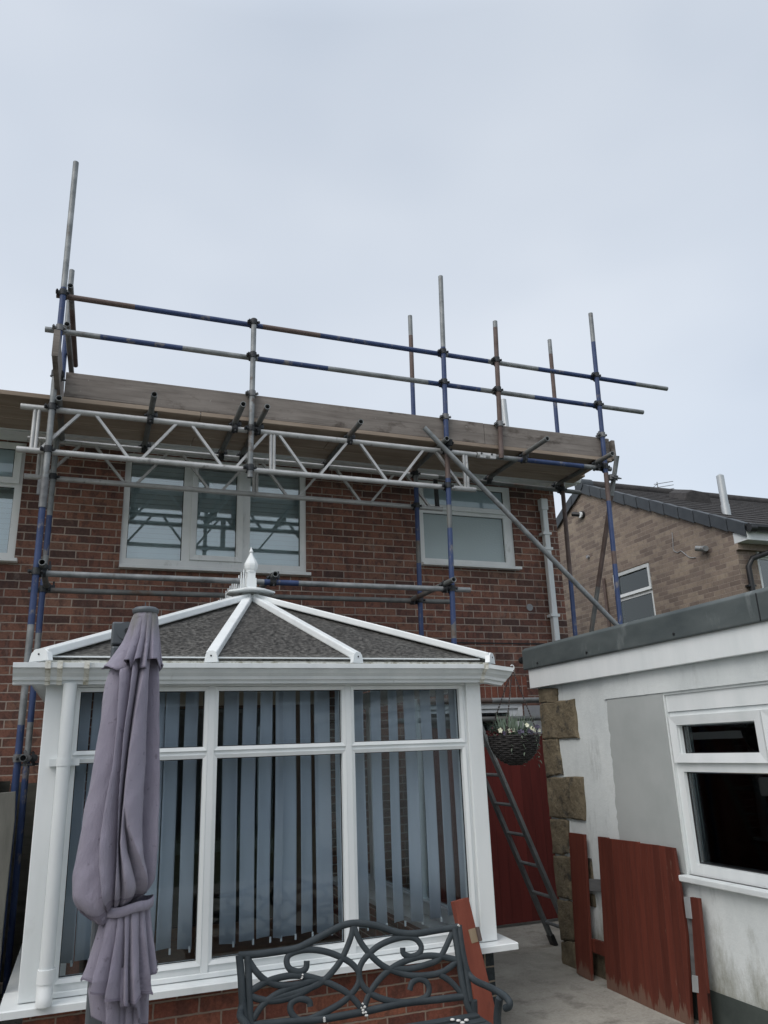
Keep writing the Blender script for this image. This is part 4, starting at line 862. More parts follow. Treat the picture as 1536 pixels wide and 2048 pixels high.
# ledgers at deck level to the right-hand end and round the inner row
tube('ledger', (3.51, BY, 4.272), (4.85, BY, 4.272), [(.18, .75, 1)])
tube('ledger', (3.24, 6.90, 4.30), (4.98, 6.90, 4.275), [], [M['steel_old']]*4)
# lower lifts
tube('ledger', (-.47, BY, 2.942), (3.14, BY, 2.947), [(.48, .56, 1)], [M['steel'], M['blue'], M['rust'], M['steel_old']])
tube('ledger', (-.55, 6.91, 2.965), (3.32, 6.91, 2.985), [(0, 1, 3)])
for z0, z1 in ((1.975, 1.968), ): tube('ledger', (2.60, BY, z0), (4.85, BY, z1), [(0, .3, 2)])
tube('ledger', (2.60, 6.91, 1.847), (4.85, 6.91, 1.842), [(0, 1, 3)])
# transoms lying on the top chords, open ends towards the garden
tz = 4.272+.048
for px, py in ((308.7, 788.5), (486.7, 808), (535, 813), (722, 843), (1095, 877), (1225, 907)):
    t0 = Zp(px, py, tz); q = tube('transom', t0, (t0.x, 7.02, tz+.02), [(0, 1, 3)])
t0 = Yp(894, 877, 5.98); tube('transom', t0, (t0.x+.03, 7.02, t0.z+.01), [(0, 1, 3)])
t0 = Yp(118, 796, 6.03); tube('transom', t0, (t0.x, 7.02, t0.z), [(0, 1, 3)])
for px, py, ye_ in ((84, 1124, 7.05), (551, 1148, 7.05), (908, 1159, 7.0)):
    t0 = Zp(px, py, 2.992); tube('transom', t0, (t0.x-.01, ye_, 2.992), [(0, 1, 3)])
t0 = Yp(46, 1516, 6.0); tube('transom', t0, (t0.x-.02, 7.0, t0.z), [(0, 1, 3)])
# end guard rails and stop board at the left
ra, rb_ = Xp(141, 571, -.405), Yp(151, 731, 7.35); tube('end_guard_rail', ra, rb_, [(0, .25, 3), (.25, 1, 2)])
ra, rb_ = Xp(134, 648, -.415), Yp(143, 745, 7.2); tube('end_guard_rail', ra, rb_, [(0, 1, 3)])
# sloping braces
b0, b1 = Yp(848, 855, 6.035), Yp(1240, 1257, 6.035); d = (b1-b0).normalized(); tube('brace', b0, b0+d*4.2)
c0, c1 = V((4.845, 6.02, 4.37)), V((4.845, 6.80, 2.68)); d = (c1-c0).normalized(); tube('brace', c0, c0+d*3.4, [(.12, .4, 2), (.4, 1, 3)])
# deck boards and toe boards
dz0 = tz+.028
bx = [(-3.2, .95), (.955, 4.86)]
for j in range(3):
    y0 = 6.128+j*.240
    for (a, b_) in ([(-3.2, .7), (.705, 4.86)] if j % 2 == 0 else [(-3.4, 1.9), (1.905, 4.80)]):
        MB().box((a+random.uniform(-.02, .02) if a < -3 else a, y0, dz0+random.uniform(-.002, .002)), (b_, y0+.225, dz0+.038)).build('deck_board', M['board_under'], scf, bevel=.003)
tbz0, tbz1 = dz0+.0395, 4.605
for a, b_ in ((-.375, 3.40), (3.404, 4.86)):
    dy = 0 if a < 0 else .004
    MB().box((a, 6.130+dy, tbz0), (b_, 6.168+dy, tbz1)).build('toe_board', M['board'], scf, bevel=.004)
MB().box((4.862, 6.10, tbz0-.02), (4.90, 6.20, tbz1-.03)).build('board_end', M['board'], scf)
sb = MB(); sb.box((-.445, 5.53, 4.42), (-.405, 6.95, 4.645)); sb.build('stop_board', M['board'], scf, bevel=.004, label='stop board standing on edge at the left end')
MB().box((-.447, 5.522, 4.425), (-.403, 5.53, 4.64)).build('end_band', M['board'], scf)
# couplers at the crossings
yo = V((0, BY-OY, 0))
for k in ('S1', 'S3', 'S5'):
    for z, mt in ((5.305, 'coupler'), (4.974, 'coupler_pale' if k == 'S1' else 'coupler'), (4.272, 'coupler')):
        coup((sx_(k, z), OY, z+.0), (0, 0, 1), (1, 0, 0), yo, mt)
for k in ('S1', 'S3'):
    for z in (3.912, 2.944): coup((sx_(k, z), OY, z), (0, 0, 1), (1, 0, 0), yo)
for p_t, p_b in ((p2t, p2b), (p4t, p4b)):
    for z in (5.305, 4.974, 4.272) + ((3.912,) if p_t is p2t else ()):
        t = (z-p_b.z)/(p_t.z-p_b.z); x = p_b.x+(p_t.x-p_b.x)*t
        if p_t is p4t and z < 4.5: continue
        coup((x, OY, z), (0, 0, 1), (1, 0, 0), yo)
for z, kx in ((4.605, 'S3'), (4.62, 'S5')): coup((sx_(kx, z), OY, z), (0, 0, 1), (1, 0, 0), (0, .035, 0), 'coupler_pale')
for p_t, p_b in ((p2t, p2b), (p4t, p4b)):
    t = (4.60-p_b.z)/(p_t.z-p_b.z); coup((p_b.x+(p_t.x-p_b.x)*t, OY, 4.60), (0, 0, 1), (1, 0, 0), (0, .035, 0), 'coupler_pale')
zs_ = 4.56; coup((sx_('S1', zs_), OY, zs_), (0, 0, 1), (0, 1, 0), (.035, 0, 0), 'coupler')
for px, py in ((308.7, 788.5), (486.7, 808), (535, 813), (722, 843), (1095, 877), (1225, 907)):
    t0 = Zp(px, py, tz); coup((t0.x, BY, 4.272), (1, 0, 0), (0, 1, 0), (0, 0, .048)); 
    coup((t0.x, 6.90, 4.30), (1, 0, 0), (0, 1, 0), (0, 0, .04))
for px, py in ((84, 1124), (551, 1148), (908, 1159)):
    t0 = Zp(px, py, 2.992); coup((t0.x, BY, 2.944), (1, 0, 0), (0, 1, 0), (0, 0, .048)); coup((t0.x, 6.91, 2.975), (1, 0, 0), (0, 1, 0), (0, 0, .02))
for k, zz in (('I1', (3.952, 2.965, 5.4)), ('I3', (3.952, 2.98, 4.3)), ('I5', (4.278, 1.845))):
    for z in zz: x = I[k][0]+(I[k][2]-I[k][0])*(I[k][1]-z)/I[k][1]; coup((x, IY, z), (0, 0, 1), (1, 0, 0), (0, .048, 0))
z = Yp(46, 1516, 6.1).z; coup((sx_('S1', z), OY, z), (0, 0, 1), (0, 1, 0), (.048, 0, 0), 'coupler_pale'); coup((I['I1'][2]-.01, IY, z), (0, 0, 1), (0, 1, 0), (.048, 0, 0))
coup((4.80, OY, 4.16), (0, 0, 1), (0, .4, -.9), (.045, 0, 0), 'coupler_pale')
tb_ = (b0.lerp(b1, .12)); coup((sx_('S3', 4.33), OY, 4.33), (0, 0, 1), d, (0, -.05, 0))
# ------------------------------------------------------------------ folded cantilever parasol
PY = 3.6
par = thing('parasol', 'folded lilac cantilever parasol tied round its middle', 'parasol', (.19, PY, 0))
mx = Yp(241, 1300, PY+.16).x
mt = Yp(241, 1243, PY+.16).z
mm = MB(); mm.box((mx-.042, PY+.12, .04), (mx+.042, PY+.20, mt-.115)); mast = mm.build('mast', M['parasol_metal'], par, bevel=.012)
hg = MB(); hg.box((mx-.044, PY+.115, mt-.112), (mx+.046, PY+.205, mt-.008)); hg.cyl((mx+.02, PY+.11, mt-.05), (mx+.02, PY+.21, mt-.05), .042, 18); hgo = hg.build('hinge', M['parasol_metal'], mast, bevel=.008)
MB().cyl((mx+.022, PY+.108, mt-.05), (mx+.022, PY+.102, mt-.05), .012, 10).build('bolt', M['coupler'], hgo)
MB().beam((mx+.03, PY+.16, mt-.055), (.21, PY+.02, mt-.10), .045, .075).build('arm', M['parasol_metal'], par, bevel=.01)
bs = MB(); bs.box((mx-.45, PY-.04, .0), (mx+.45, PY+.36, .04)); bs.build('base', M['parasol_metal'], par, bevel=.01)
ctop = Yp(292, 1214, PY)
cp_ = MB(); cp_.lathe((ctop.x, PY, ctop.z), [(.054, -.030), (.058, -.022), (.058, -.012), (.046, -.004), (.02, .0), (.0, .001)], 24); cp_.cyl((ctop.x-.003, PY, ctop.z), (ctop.x-.003, PY, ctop.z+.022), .0025, 6)
cp_.build('cap', M['parasol_metal'], par)
MB().cyl((ctop.x, PY, .62), (ctop.x, PY, ctop.z-.02), .02, 12).build('centre_pole', M['parasol_metal'], par)
def pl(poly, t):
    """piecewise linear lookup in [(t, value), ...]"""
    poly = sorted(poly)
    if t <= poly[0][0]: return poly[0][1]
    for (a, va), (b, vb) in zip(poly, poly[1:]):
        if t <= b: return va+(vb-va)*(t-a)/(b-a)
    return poly[-1][1]
def cloth(name, rows, tracks, D, nz=90, na=320, depth=.9, hem=None, wr=.012, seed=0, lip=.06, pw=1.9, tuck=None):
    """gathered canvas: silhouette rows (y, left, right); tracks = fold lines [(y, x), ...] where one fold of cloth
    laps over the next; D(y) = depth of the folds; hem = [(x, y), ...] outline of the lower edge"""
    ys = [r[0] for r in rows]; y0, y1 = min(ys), max(ys)
    Lr = [(r[0], r[1]) for r in rows]; Rr = [(r[0], r[2]) for r in rows]
    back = [1.78, 2.35, 2.95, 3.6, 4.15, 4.52]      # fold lines round the far side
    def prof(th, vals, d):
        vals = sorted(vals)
        for k in range(len(vals)):
            a = vals[k]; b = vals[(k+1) % len(vals)]
            if b <= a: b += 2*math.pi
            t = th
            while t < a: t += 2*math.pi
            if t < b:
                q = (t-a)/(b-a)
                f = 1-(1-q/lip)**2 if q < lip else 1-((q-lip)/(1-lip))**pw
                return 1-d*(1-f)
        return 1-d
    vs = []
    for j in range(nz+1):
        for i in range(na):
            th = -math.pi/2-.3+2*math.pi*i/na
            u = math.sin(th); 
            if hem:
                Lb, Rb = pl(Lr, y1), pl(Rr, y1); xb = (Lb+Rb)/2+(Rb-Lb)/2*u
                yb = pl(hem, xb) if math.cos(th) > 0 else pl(hem, xb)-6*math.sin(5*th)
            else: yb = y1
            y = yb+(y0-yb)*j/nz
            L, R_ = pl(Lr, min(y, y1)), pl(Rr, min(y, y1)); cx = (L+R_)/2; hw_ = (R_-L)/2
            d = D(y); r = 0
            act = []
            for tr in tracks:
                wgt = 1
                if len(tr) == 2 and isinstance(tr[1], tuple) and isinstance(tr[0], list): tr, (ya, yz) = tr; wgt = max(0, min(1, (y-ya)/(yz-ya)))
                act.append((math.asin(max(-.97, min(.97, (pl(tr, y)-cx)/hw_))), wgt))
            full = [a for a, q in act]+back
            r = prof(th, full, d)
            if any(q < 1 for a, q in act):
                q = min(q for a, q in act); r = q*r+(1-q)*prof(th, [a for a, w_ in act if w_ == 1]+back, d)
            r += wr*(math.sin(7*th+.035*y+seed)*math.sin(.021*y+seed*2)+.7*math.sin(3*th-.05*y+seed*3)+.5*math.sin(11*th+.09*y))
            if tuck: r *= 1-tuck*max(0, 1-j/(nz*.10))**2
            c = Yp(cx, y, PY); e = Yp(R_, y, PY).x-c.x
            vs.append((c.x+e*u*r, PY-e*depth*math.cos(th)*r, c.z))
    m = MB(); m._add(vs, [(j*na+i, j*na+(i+1) % na, (j+1)*na+(i+1) % na, (j+1)*na+i) for j in range(nz) for i in range(na)], 0, True)
    o = m.build(name, M['lilac'], par, recalc=False)
    if name != 'inner_skirt':
        hm_ = MB(); k_ = max(1, nz//28)
        for a_, b_ in ((0, k_),):
            vv = [V(vs[j*na+i]) for j in (a_, b_) for i in range(na)]; c_ = sum(vv, V())/len(vv)
            vv = [v+V((v.x-c_.x, v.y-c_.y, 0))*.022 for v in vv]
            hm_._add(vv, [(i, (i+1) % na, na+(i+1) % na, na+i) for i in range(na)], 0, True)
        hm_.build('hem', M['lilac_hem'], o, recalc=False)
    sf_ = o.modifiers.new('thick', 'SOLIDIFY'); sf_.thickness = .0025; sf_.offset = -1
    return o
cloth('vent_tier', [(1222, 272, 314), (1236, 264, 317), (1260, 256, 320), (1285, 245, 323), (1310, 228, 326), (1325, 217, 328), (1338, 206, 331)],
      [[(1236, 271), (1280, 262), (1338, 240)], [(1236, 284), (1280, 277), (1338, 260)], [(1236, 294), (1338, 284)], [(1236, 304), (1338, 298)]],
      lambda y: .05+.40*max(0, (y-1235)/100)**1.0, nz=50, depth=1.0, wr=.008, seed=1,
      hem=[(205, 1332), (212, 1336), (222, 1343), (236, 1340), (240, 1325), (248, 1324), (258, 1341), (262, 1324), (276, 1320), (283, 1340), (294, 1343), (299, 1322), (312, 1321), (321, 1341), (329, 1330)])
cloth('canopy', [(1285, 254, 312), (1320, 238, 316), (1345, 219, 320), (1365, 212, 322), (1400, 207, 321), (1480, 197, 322), (1560, 182, 323), (1640, 167, 322), (1700, 156, 320), (1745, 149, 316), (1785, 147, 309), (1818, 149, 303), (1845, 152, 301)],
      [[(1325, 238), (1400, 234), (1470, 230), (1540, 221), (1600, 209), (1660, 199), (1720, 196), (1780, 201), (1845, 208)],
       [(1325, 263), (1400, 254), (1470, 244), (1530, 239), (1600, 234), (1680, 231), (1740, 229), (1845, 226)],
       [(1325, 286), (1380, 275), (1440, 263), (1500, 253), (1560, 245), (1620, 239), (1680, 235.5), (1740, 242), (1815, 252), (1845, 254)],
       ([(1600, 244), (1650, 250), (1700, 268), (1740, 284), (1790, 297), (1818, 299)], (1610, 1700)),
       [(1325, 314), (1400, 315), (1500, 316), (1600, 315), (1700, 309), (1760, 305), (1815, 300)]],
      lambda y: .60 if y < 1700 else .60-.30*(y-1700)/118, nz=170, na=480, depth=.88, seed=2, tuck=.45,
      hem=[(140, 1815), (148, 1828), (158, 1838), (172, 1843), (188, 1842), (200, 1834), (207, 1820), (214, 1812), (300, 1806)])
cloth('skirt', [(1808, 206, 300), (1830, 203, 303), (1870, 192, 308), (1910, 179, 313), (1945, 166, 318), (2000, 162, 320)],
      [[(1812, 214), (1870, 205), (1940, 185), (2000, 176)], [(1812, 236), (1870, 228), (1940, 214), (2000, 203)], [(1812, 247), (1870, 247), (1940, 246), (2000, 245)],
       [(1812, 260), (1870, 261), (1950, 262), (2000, 263)], [(1812, 281), (1870, 285), (1930, 293), (2000, 300)], [(1812, 294), (1900, 304), (2000, 313)]],
      lambda y: .14+.32*max(0, min(1, (y-1812)/120)), nz=70, na=420, depth=.85, seed=4, wr=.01,
      hem=[(160, 1945), (165, 1950), (180, 1968), (203, 1976), (206, 1981), (232, 1986), (258, 2000), (275, 1986), (298, 1984), (304, 1988), (312, 1945), (320, 1936)])
cloth('under_skirt', [(1925, 188, 303), (1975, 178, 304), (2020, 183, 300), (2060, 190, 297), (2110, 196, 292)],
      [[(1925, 205), (2060, 212)], [(1925, 236), (2060, 238)], [(1925, 262), (2060, 268)], [(1925, 286), (2060, 291)]],
      lambda y: .3, nz=50, na=320, depth=.78, seed=6, wr=.01,
      hem=[(175, 2010), (190, 2016), (212, 2035), (237, 2047), (240, 2000), (268, 2008), (272, 2032), (291, 2056), (300, 2040)])
cloth('inner_skirt', [(1940, 200, 294), (2050, 205, 290), (2130, 212, 284)], [[(1940, 225), (2130, 228)], [(1940, 250), (2130, 250)], [(1940, 272), (2130, 270)]], lambda y: .28, nz=30, na=240, depth=.7, seed=8)
sp = MB(); zc_ = Yp(252, 1812, PY).z; xl, xr = Yp(201, 1812, PY).x, Yp(305, 1812, PY).x; vs = []; ns = 60
for i in range(ns):
    th = 2*math.pi*i/ns
    for dz, k in ((-.020, 1.0), (-.018, 1.04), (.016, 1.05), (.018, 1.0)):
        vs.append(((xl+xr)/2+(xr-xl)/2*k*math.sin(th), PY-(xr-xl)/2*k*.86*math.cos(th), zc_+dz+.012*math.sin(th)+.003*math.sin(5*th)))
sp._add(vs, [(i*4+k, ((i+1) % ns)*4+k, ((i+1) % ns)*4+(k+1) % 4, i*4+(k+1) % 4) for i in range(ns) for k in range(4)], 0, True)
sp.build('tie_strap', M['lilac'], par)
# ------------------------------------------------------------------ cast metal bench
ben = thing('garden_bench', 'dark cast metal garden bench with scrolled back by the conservatory', 'bench', (1.25, 3.6, 0))
bp, bn = V((1.2, 3.72, .45)), V((0, 1, -.24)).normalized()
def B(cx, cy): return Pp(440+cx/2.477, 1760+cy/2.477, bp, bn)
def scroll(pts, r=.0138, name='scroll', flat=.5, sub=4):
    return MB().sweep([B(*p) for p in pts], r, 8, flat=flat, nrm=bn, sub=sub).build(name, M['bench'], ben)
scroll([(92, 374), (180, 368), (300, 352), (380, 338), (450, 305), (530, 262), (600, 228), (660, 214), (730, 218), (800, 233), (870, 257), (930, 266), (990, 263), (1060, 251), (1180, 232)], .0155, 'top_rail', .7)
scroll([(95, 372), (105, 480), (112, 600), (128, 713), (150, 800)], .0165, 'back_post', .8); scroll([(135, 376), (142, 480), (146, 600), (150, 690), (165, 760)], .0155, 'back_post', .8)
scroll([(1158, 238), (1176, 340), (1196, 480), (1218, 590), (1240, 650), (1290, 713)], .0165, 'back_post', .8); scroll([(1184, 230), (1198, 330), (1216, 430), (1240, 600)], .0155, 'back_post', .8)
scroll([(150, 722), (370, 700), (500, 690), (700, 655), (900, 612), (1100, 590), (1228, 573)], .0155, 'lower_rail', .7)
scroll([(660, 222), (648, 285), (606, 385), (556, 455), (500, 508), (430, 540), (330, 570), (215, 600)])
scroll([(660, 222), (692, 300), (742, 367), (800, 420), (860, 450), (950, 473), (1040, 470), (1110, 452), (1172, 405)])
scroll([(430, 400), (425, 438), (390, 455), (345, 440), (330, 400), (350, 365), (420, 345), (500, 350), (570, 370), (640, 405), (680, 445), (690, 485), (680, 525), (650, 565), (600, 610), (520, 655), (440, 690), (385, 692), (350, 650), (355, 608), (395, 588), (440, 600), (447, 628)])
scroll([(905, 335), (910, 365), (945, 380), (985, 365), (997, 330), (970, 292), (920, 282), (850, 297), (780, 330), (720, 385), (692, 435), (692, 485), (712, 530), (760, 570), (830, 597), (900, 607), (975, 600), (1022, 578), (1036, 540), (1020, 503), (985, 490), (952, 508), (940, 546)])
scroll([(150, 550), (240, 500), (330, 476), (400, 474), (480, 490), (560, 520), (630, 560), (680, 610), (712, 655)])
scroll([(150, 575), (200, 592), (260, 598), (340, 585), (430, 545), (500, 500)])
scroll([(140, 395), (180, 455), (230, 500), (300, 522), (380, 518), (480, 492)])
scroll([(165, 690), (210, 620), (290, 560), (400, 518), (480, 490)])
scroll([(712, 640), (742, 560), (800, 480), (870, 425), (950, 390), (1030, 375), (1100, 380), (1172, 396)])
scroll([(1150, 262), (1110, 350), (1080, 395), (1020, 420), (940, 440), (860, 438)])
scroll([(1090, 468), (1145, 505), (1200, 566)])
# white splashes
for c, s_ in (((708, 640), .009), ((510, 694), .008), ((400, 470), .006), ((720, 655), .008), ((1178, 222), .006), ((702, 622), .006)):
    p = B(*c); q = MB(); 
    for k in range(3): q.lathe(p+V((random.uniform(-.006, .006), -.014, random.uniform(-.012, .012))), [(0, -s_*.7), (s_*.7, -s_*.3), (s_*.8, .1*s_), (s_*.3, s_*.6), (0, s_*.7)], 8)
    q.build('white_splash', M['white_spot'], ben)
# right arm: drops and runs towards the viewer, ending in a curl; same arm mirrored at the left
ar = [(917.6, 1850), (921, 1880), (926, 1912), (931, 1932), (938, 1949), (951.6, 1962), (978, 1974), (997.5, 1984), (1010.5, 1993), (1019, 2004), (1018, 2013), (1011, 2016)]
top = B(1184, 232); endy = 3.34
A3 = []
for i, (x, y) in enumerate(ar):
    if i < 5: A3.append(Pp(x, y, bp, bn))
    else: A3.append(Xp(x, y, A3[4].x+.012))
xr_ = A3[4].x
MB().sweep(A3, .015, 10, sub=4).build('arm', M['bench'], ben)
lx = B(105, 600).x
A4 = [V((lx+(p.x-xr_)*-1, p.y, p.z)) for p in A3]
MB().sweep(A4[3:], .015, 10, sub=4).build('arm', M['bench'], ben)
ae_ = A3[8]
for x in (lx+.01, xr_):
    MB().sweep([(x, ae_.y+.03, ae_.z-.01), (x, ae_.y+.07, .42), (x, ae_.y+.01, .2), (x, ae_.y-.03, .0)], .017, 10).build('leg', M['bench'], ben)
    MB().sweep([(x, 3.715, .47), (x, 3.72, .40), (x, 3.76, .2), (x, 3.82, .0)], .017, 10).build('leg', M['bench'], ben)
seat = MB()
for i in range(7):
    y = 3.70-i*.062; seat.box((lx, y-.045, .405+(.006 if i in (0, 6) else 0)), (xr_, y, .42+(.006 if i in (0, 6) else 0)))
for x in (lx, (lx+xr_)/2, xr_): seat.beam((x, 3.70, .40), (x, 3.29, .40), .025, .03)
seat.build('seat', M['bench'], ben, bevel=.004)
for px in ((905, 2040), (917, 2042), (933, 2041), (925, 2046)):
    p = Zp(*px, .427); MB().lathe(p, [(0, 0), (.012, .0), (.009, .005), (0, .007)], 8).build('white_splash', M['white_spot'], ben)
# ------------------------------------------------------------------ red plank leaning on the conservatory sill
plk = thing('wooden_plank', 'red stained plank leaning on the white sill behind the bench', 'plank', (2.35, 4.1, 0))
t0, t1 = Yp(909, 1801, 4.40), Yp(937, 1796, 4.40)
f0, f1 = Yp(958, 2048, 4.30), Yp(1000, 2048, 4.30)
dT = ((f0+f1)/2-(t0+t1)/2); lenk = (t0.z+t1.z)/2/abs(dT.z)
mid0 = (t0+t1)/2; mid1 = mid0+dT*lenk*.999
wd_ = (t1-t0).length*1.12; ax_ = dT.normalized(); side = V((1, .12, 0)); side = (side-ax_*side.dot(ax_)).normalized(); nrm_ = ax_.cross(side).normalized()
if nrm_.y > 0: nrm_ = -nrm_
w1_ = wd_*1.25
vs = []
for p, ww in ((mid0, wd_), (mid1, w1_)):
    vs += [p-side*ww/2, p+side*ww/2, p+side*ww/2-nrm_*.045, p-side*ww/2-nrm_*.045]
m = MB(); m._add(vs, [(0, 1, 2, 3), (7, 6, 5, 4), (0, 4, 5, 1), (1, 5, 6, 2), (2, 6, 7, 3), (3, 7, 4, 0)])
pko = m.build('board', M['plank_red'], plk, bevel=.003)
k0, k1 = .255, .40
q0 = mid0.lerp(mid1, k0*.78); q1 = mid0.lerp(mid1, k1*.72)
e = nrm_*.002
MB()._add([q0-side*wd_*.02+e, q0+side*wd_*.5+e, q1+side*wd_*.53+e, q1+side*wd_*.02+e, q0-side*wd_*.02-e, q0+side*wd_*.5-e, q1+side*wd_*.53-e, q1+side*wd_*.02-e], [(0, 1, 2, 3), (7, 6, 5, 4), (0, 4, 5, 1), (1, 5, 6, 2), (2, 6, 7, 3), (3, 7, 4, 0)]).build('bare_patch', M['plank_bare'], plk)
MB().beam(q0+side*wd_*.56, q1+side*wd_*.56, .02, .03, up=nrm_).build('hinge_remnant', M['rust'], plk)
# ------------------------------------------------------------------ ladder leaning on the scaffold
lad = thing('ladder', 'grey alloy ladder leaning to the left in the side passage', 'ladder', (3.7, 6.1, 0))
fF, tF = V((3.747, 6.25, .0)), V((3.205, 6.25, 1.324)); dl = (tF-fF).normalized(); Ll = 2.05
yN = 5.915
for y, nm in ((6.25, 0), (yN, 1)):
    a = V((fF.x, y, 0)); e = a+dl*Ll
    m = MB(); m.beam(a+dl*.03, e, .028, .062, up=(0, 1, 0)); so = m.build('stile', M['ladder'], lad, bevel=.004)
    MB().beam(a, a+dl*.09, .036, .07, up=(0, 1, 0)).build('rubber_foot', M['black_plastic'], so)
    if nm:
        s0 = a+dl*1.42; MB().beam(s0+V((0, -.0155, 0)), s0+dl*.34+V((0, -.0155, 0)), .002, .05, up=(0, 1, 0)).build('label_strip', M['ladder_pale'], so)
for i in range(8):
    s_ = .2+i*.255; p = V((fF.x, 0, 0))+dl*s_
    if s_ < Ll: 
        m = MB(); m.cyl((p.x, yN, p.z), (p.x, 6.25, p.z), .0135, 10); m.build('rung', M['ladder'], lad)
        MB().cyl((p.x, yN-.0165, p.z), (p.x, yN-.0145, p.z), .011, 10).build('rung_end', M['black_plastic'], lad)
# ------------------------------------------------------------------ red side gate
gate = thing('side_gate', 'dark red boarded gate closing the passage behind the ladder', 'gate', (3.8, 6.98, 0))
m = MB(); gy = 7.0; ns = 12; x0, x1 = 3.02, 4.46
tp = lambda x: 1.68+.10*(4.46-x)/1.44
m.prism([(x0, gy, .03), (x1, gy, .03)]+[(x1+(x0-x1)*i/ns, gy, tp(x1+(x0-x1)*i/ns)) for i in range(ns+1)], (0, .03, 0)); m.build('boards', M['gate_red'], gate)
for z in (.3, 1.45): MB().box((x0+.03, gy+.031, z), (x1-.03, gy+.07, z+.1)).build('rail', M['gate_red'], gate)
MB().box((x0-.04, gy-.02, 0), (x0, gy+.06, 1.8)).build('post', M['gate_red'], gate); MB().box((x1, gy-.02, 0), (x1+.04, gy+.06, 1.75)).build('post', M['gate_red'], gate)
# white letter box / light seen at the conservatory edge
sw = thing('outdoor_socket', 'small white box on the conservatory side beside the ladder', 'socket', (2.36, 4.75, 1.2))
p = Yp(972, 1608, 4.75); MB().box((cx1+.001, 4.70, p.z-.07), (cx1+.05, 4.80, p.z+.06)).build('cover', M['upvc'], sw, bevel=.01)
# ------------------------------------------------------------------ dismantled gate leaning on the garage wall
dg = thing('dismantled_gate', 'weathered red gate boards leaning on the white garage wall', 'gate', (3.42, 5.0, 0))
lp, ln = V((3.415, 5, 0)), V((1, 0, -.052)).normalized()
def LG(x, y): return Pp(x, y, lp, ln)
def leaf(name, px, mat, th=.022, lift=0, bevel=.002):
    P = [LG(*p)-ln*lift for p in px]; return MB().prism(P, ln*th).build(name, mat, dg, bevel=bevel)
leaf('narrow_board', [(1137, 1665), (1168, 1669), (1183, 1965), (1153, 1946)], M['fence_red'])
m_ = [(1195, 1673), (1213, 1675), (1215, 1677), (1240, 1680), (1275, 1684), (1276, 1686), (1310, 1690), (1347, 1696), (1363, 1800), (1372, 1870), (1383, 2060), (1345, 2047), (1215, 1984), (1210, 1930), (1203, 1800)]
leaf('board_panel', m_, M['fence_red'])
leaf('edge_board', [(1380, 1794), (1397, 1797), (1421, 2058), (1398, 2056)], M['fence_red'])
leaf('rail', [(1176, 1878), (1212, 1888), (1213, 1918), (1180, 1905)], M['fence_red'], .03, -.024)
leaf('grey_rail', [(1170, 1758), (1204, 1760), (1206, 1785), (1172, 1782)], M['rail_grey'], .03, -.024)
leaf('grey_stile', [(1362, 1800), (1378, 1795), (1392, 1985), (1380, 1984)], M['rail_grey'], .03, -.024)
for q in ([(1368, 1794), (1380, 1793), (1385, 1838), (1373, 1836)], [(1384, 1950), (1396, 1952), (1398, 1986), (1386, 1984)]):
    leaf('hinge', q, M['galv_flue'], .005, .004)
# ------------------------------------------------------------------ hanging basket
bk = V((2.535, 4.5, 1.652)); br = .156
bas = thing('hanging_basket', 'wicker hanging basket of pale flowers on chains from the gutter', 'hanging basket', bk)
tip = V((2.508, 4.40, 2.062))
wb = MB()
dpth = .17
for j in range(15):
    t = j/14; z = bk.z-dpth*t; r = br*math.sqrt(max(0.02, 1-(t*.97)**2))
    pts = []
    for i in range(49):
        th = 2*math.pi*i/48; rr = r+.004*math.sin(12*th+math.pi*j); pts.append((bk.x+rr*math.cos(th), bk.y+rr*math.sin(th), z))
    wb.sweep(pts, .0062, 6, sub=1)
for i in range(24):
    th = 2*math.pi*i/24; wb.sweep([(bk.x+br*math.sqrt(max(.02, 1-(t*.97)**2))*math.cos(th), bk.y+br*math.sqrt(max(.02, 1-(t*.97)**2))*math.sin(th), bk.z-dpth*t) for t in (0, .2, .4, .6, .8, 1)], .005, 5, sub=1)
wb.lathe((bk.x, bk.y, bk.z-dpth), [(.01, .0), (br*.5, .02), (br*.8, .07), (br*.94, .13), (br*.97, .165), (br*.9, .162), (0.0, .15)], 24)
wb.build('basket', M['wicker'], bas)
for th in (2.6, 3.9, 5.6):
    p = bk+V((br*math.cos(th), br*math.sin(th), .0)); n = 26; m = MB()
    for i in range(n):
        a = p.lerp(tip, i/n); b_ = p.lerp(tip, (i+.8)/n)
        m.beam(a, b_, .009 if i % 2 else .003, .003 if i % 2 else .009, up=(0, 1, .1))
    m.build('chain', M['chain'], bas)
MB().sweep([tip+V((0, 0, -.01)), tip+V((.012, 0, .0)), tip+V((.012, 0, .018)), tip+V((0, 0, .024)), tip+V((-.01, 0, .018))], .003, 6).build('hook', M['upvc'], bas)
rnd = random.Random(3)
lf = MB(); ld = MB(); lr = MB()
def blade(mb, base, d, L, wdt, droop):
    d = V(d).normalized(); s = d.cross(V((0, 0, 1))); s = s.normalized() if s.length > .05 else V((1, 0, 0))
    pts = []
    for k in range(5):
        t = k/4; c = V(base)+d*L*t+V((0, 0, -droop*L*t*t)); ww = wdt*(1-t)**.7*(.6+.8*t if t < .5 else 1)
        pts += [c-s*ww, c+s*ww]
    mb._add(pts, [(2*k, 2*k+1, 2*k+3, 2*k+2) for k in range(4)])
for i in range(150):
    th = rnd.uniform(0, 2*math.pi); r = rnd.uniform(0, .12); a = rnd.uniform(.0, .65)
    blade(lf, bk+V((r*math.cos(th)-.01, r*math.sin(th), 0)), (math.cos(th)*a, math.sin(th)*a, 1), rnd.uniform(.10, .175), .0052, rnd.uniform(0, .2))
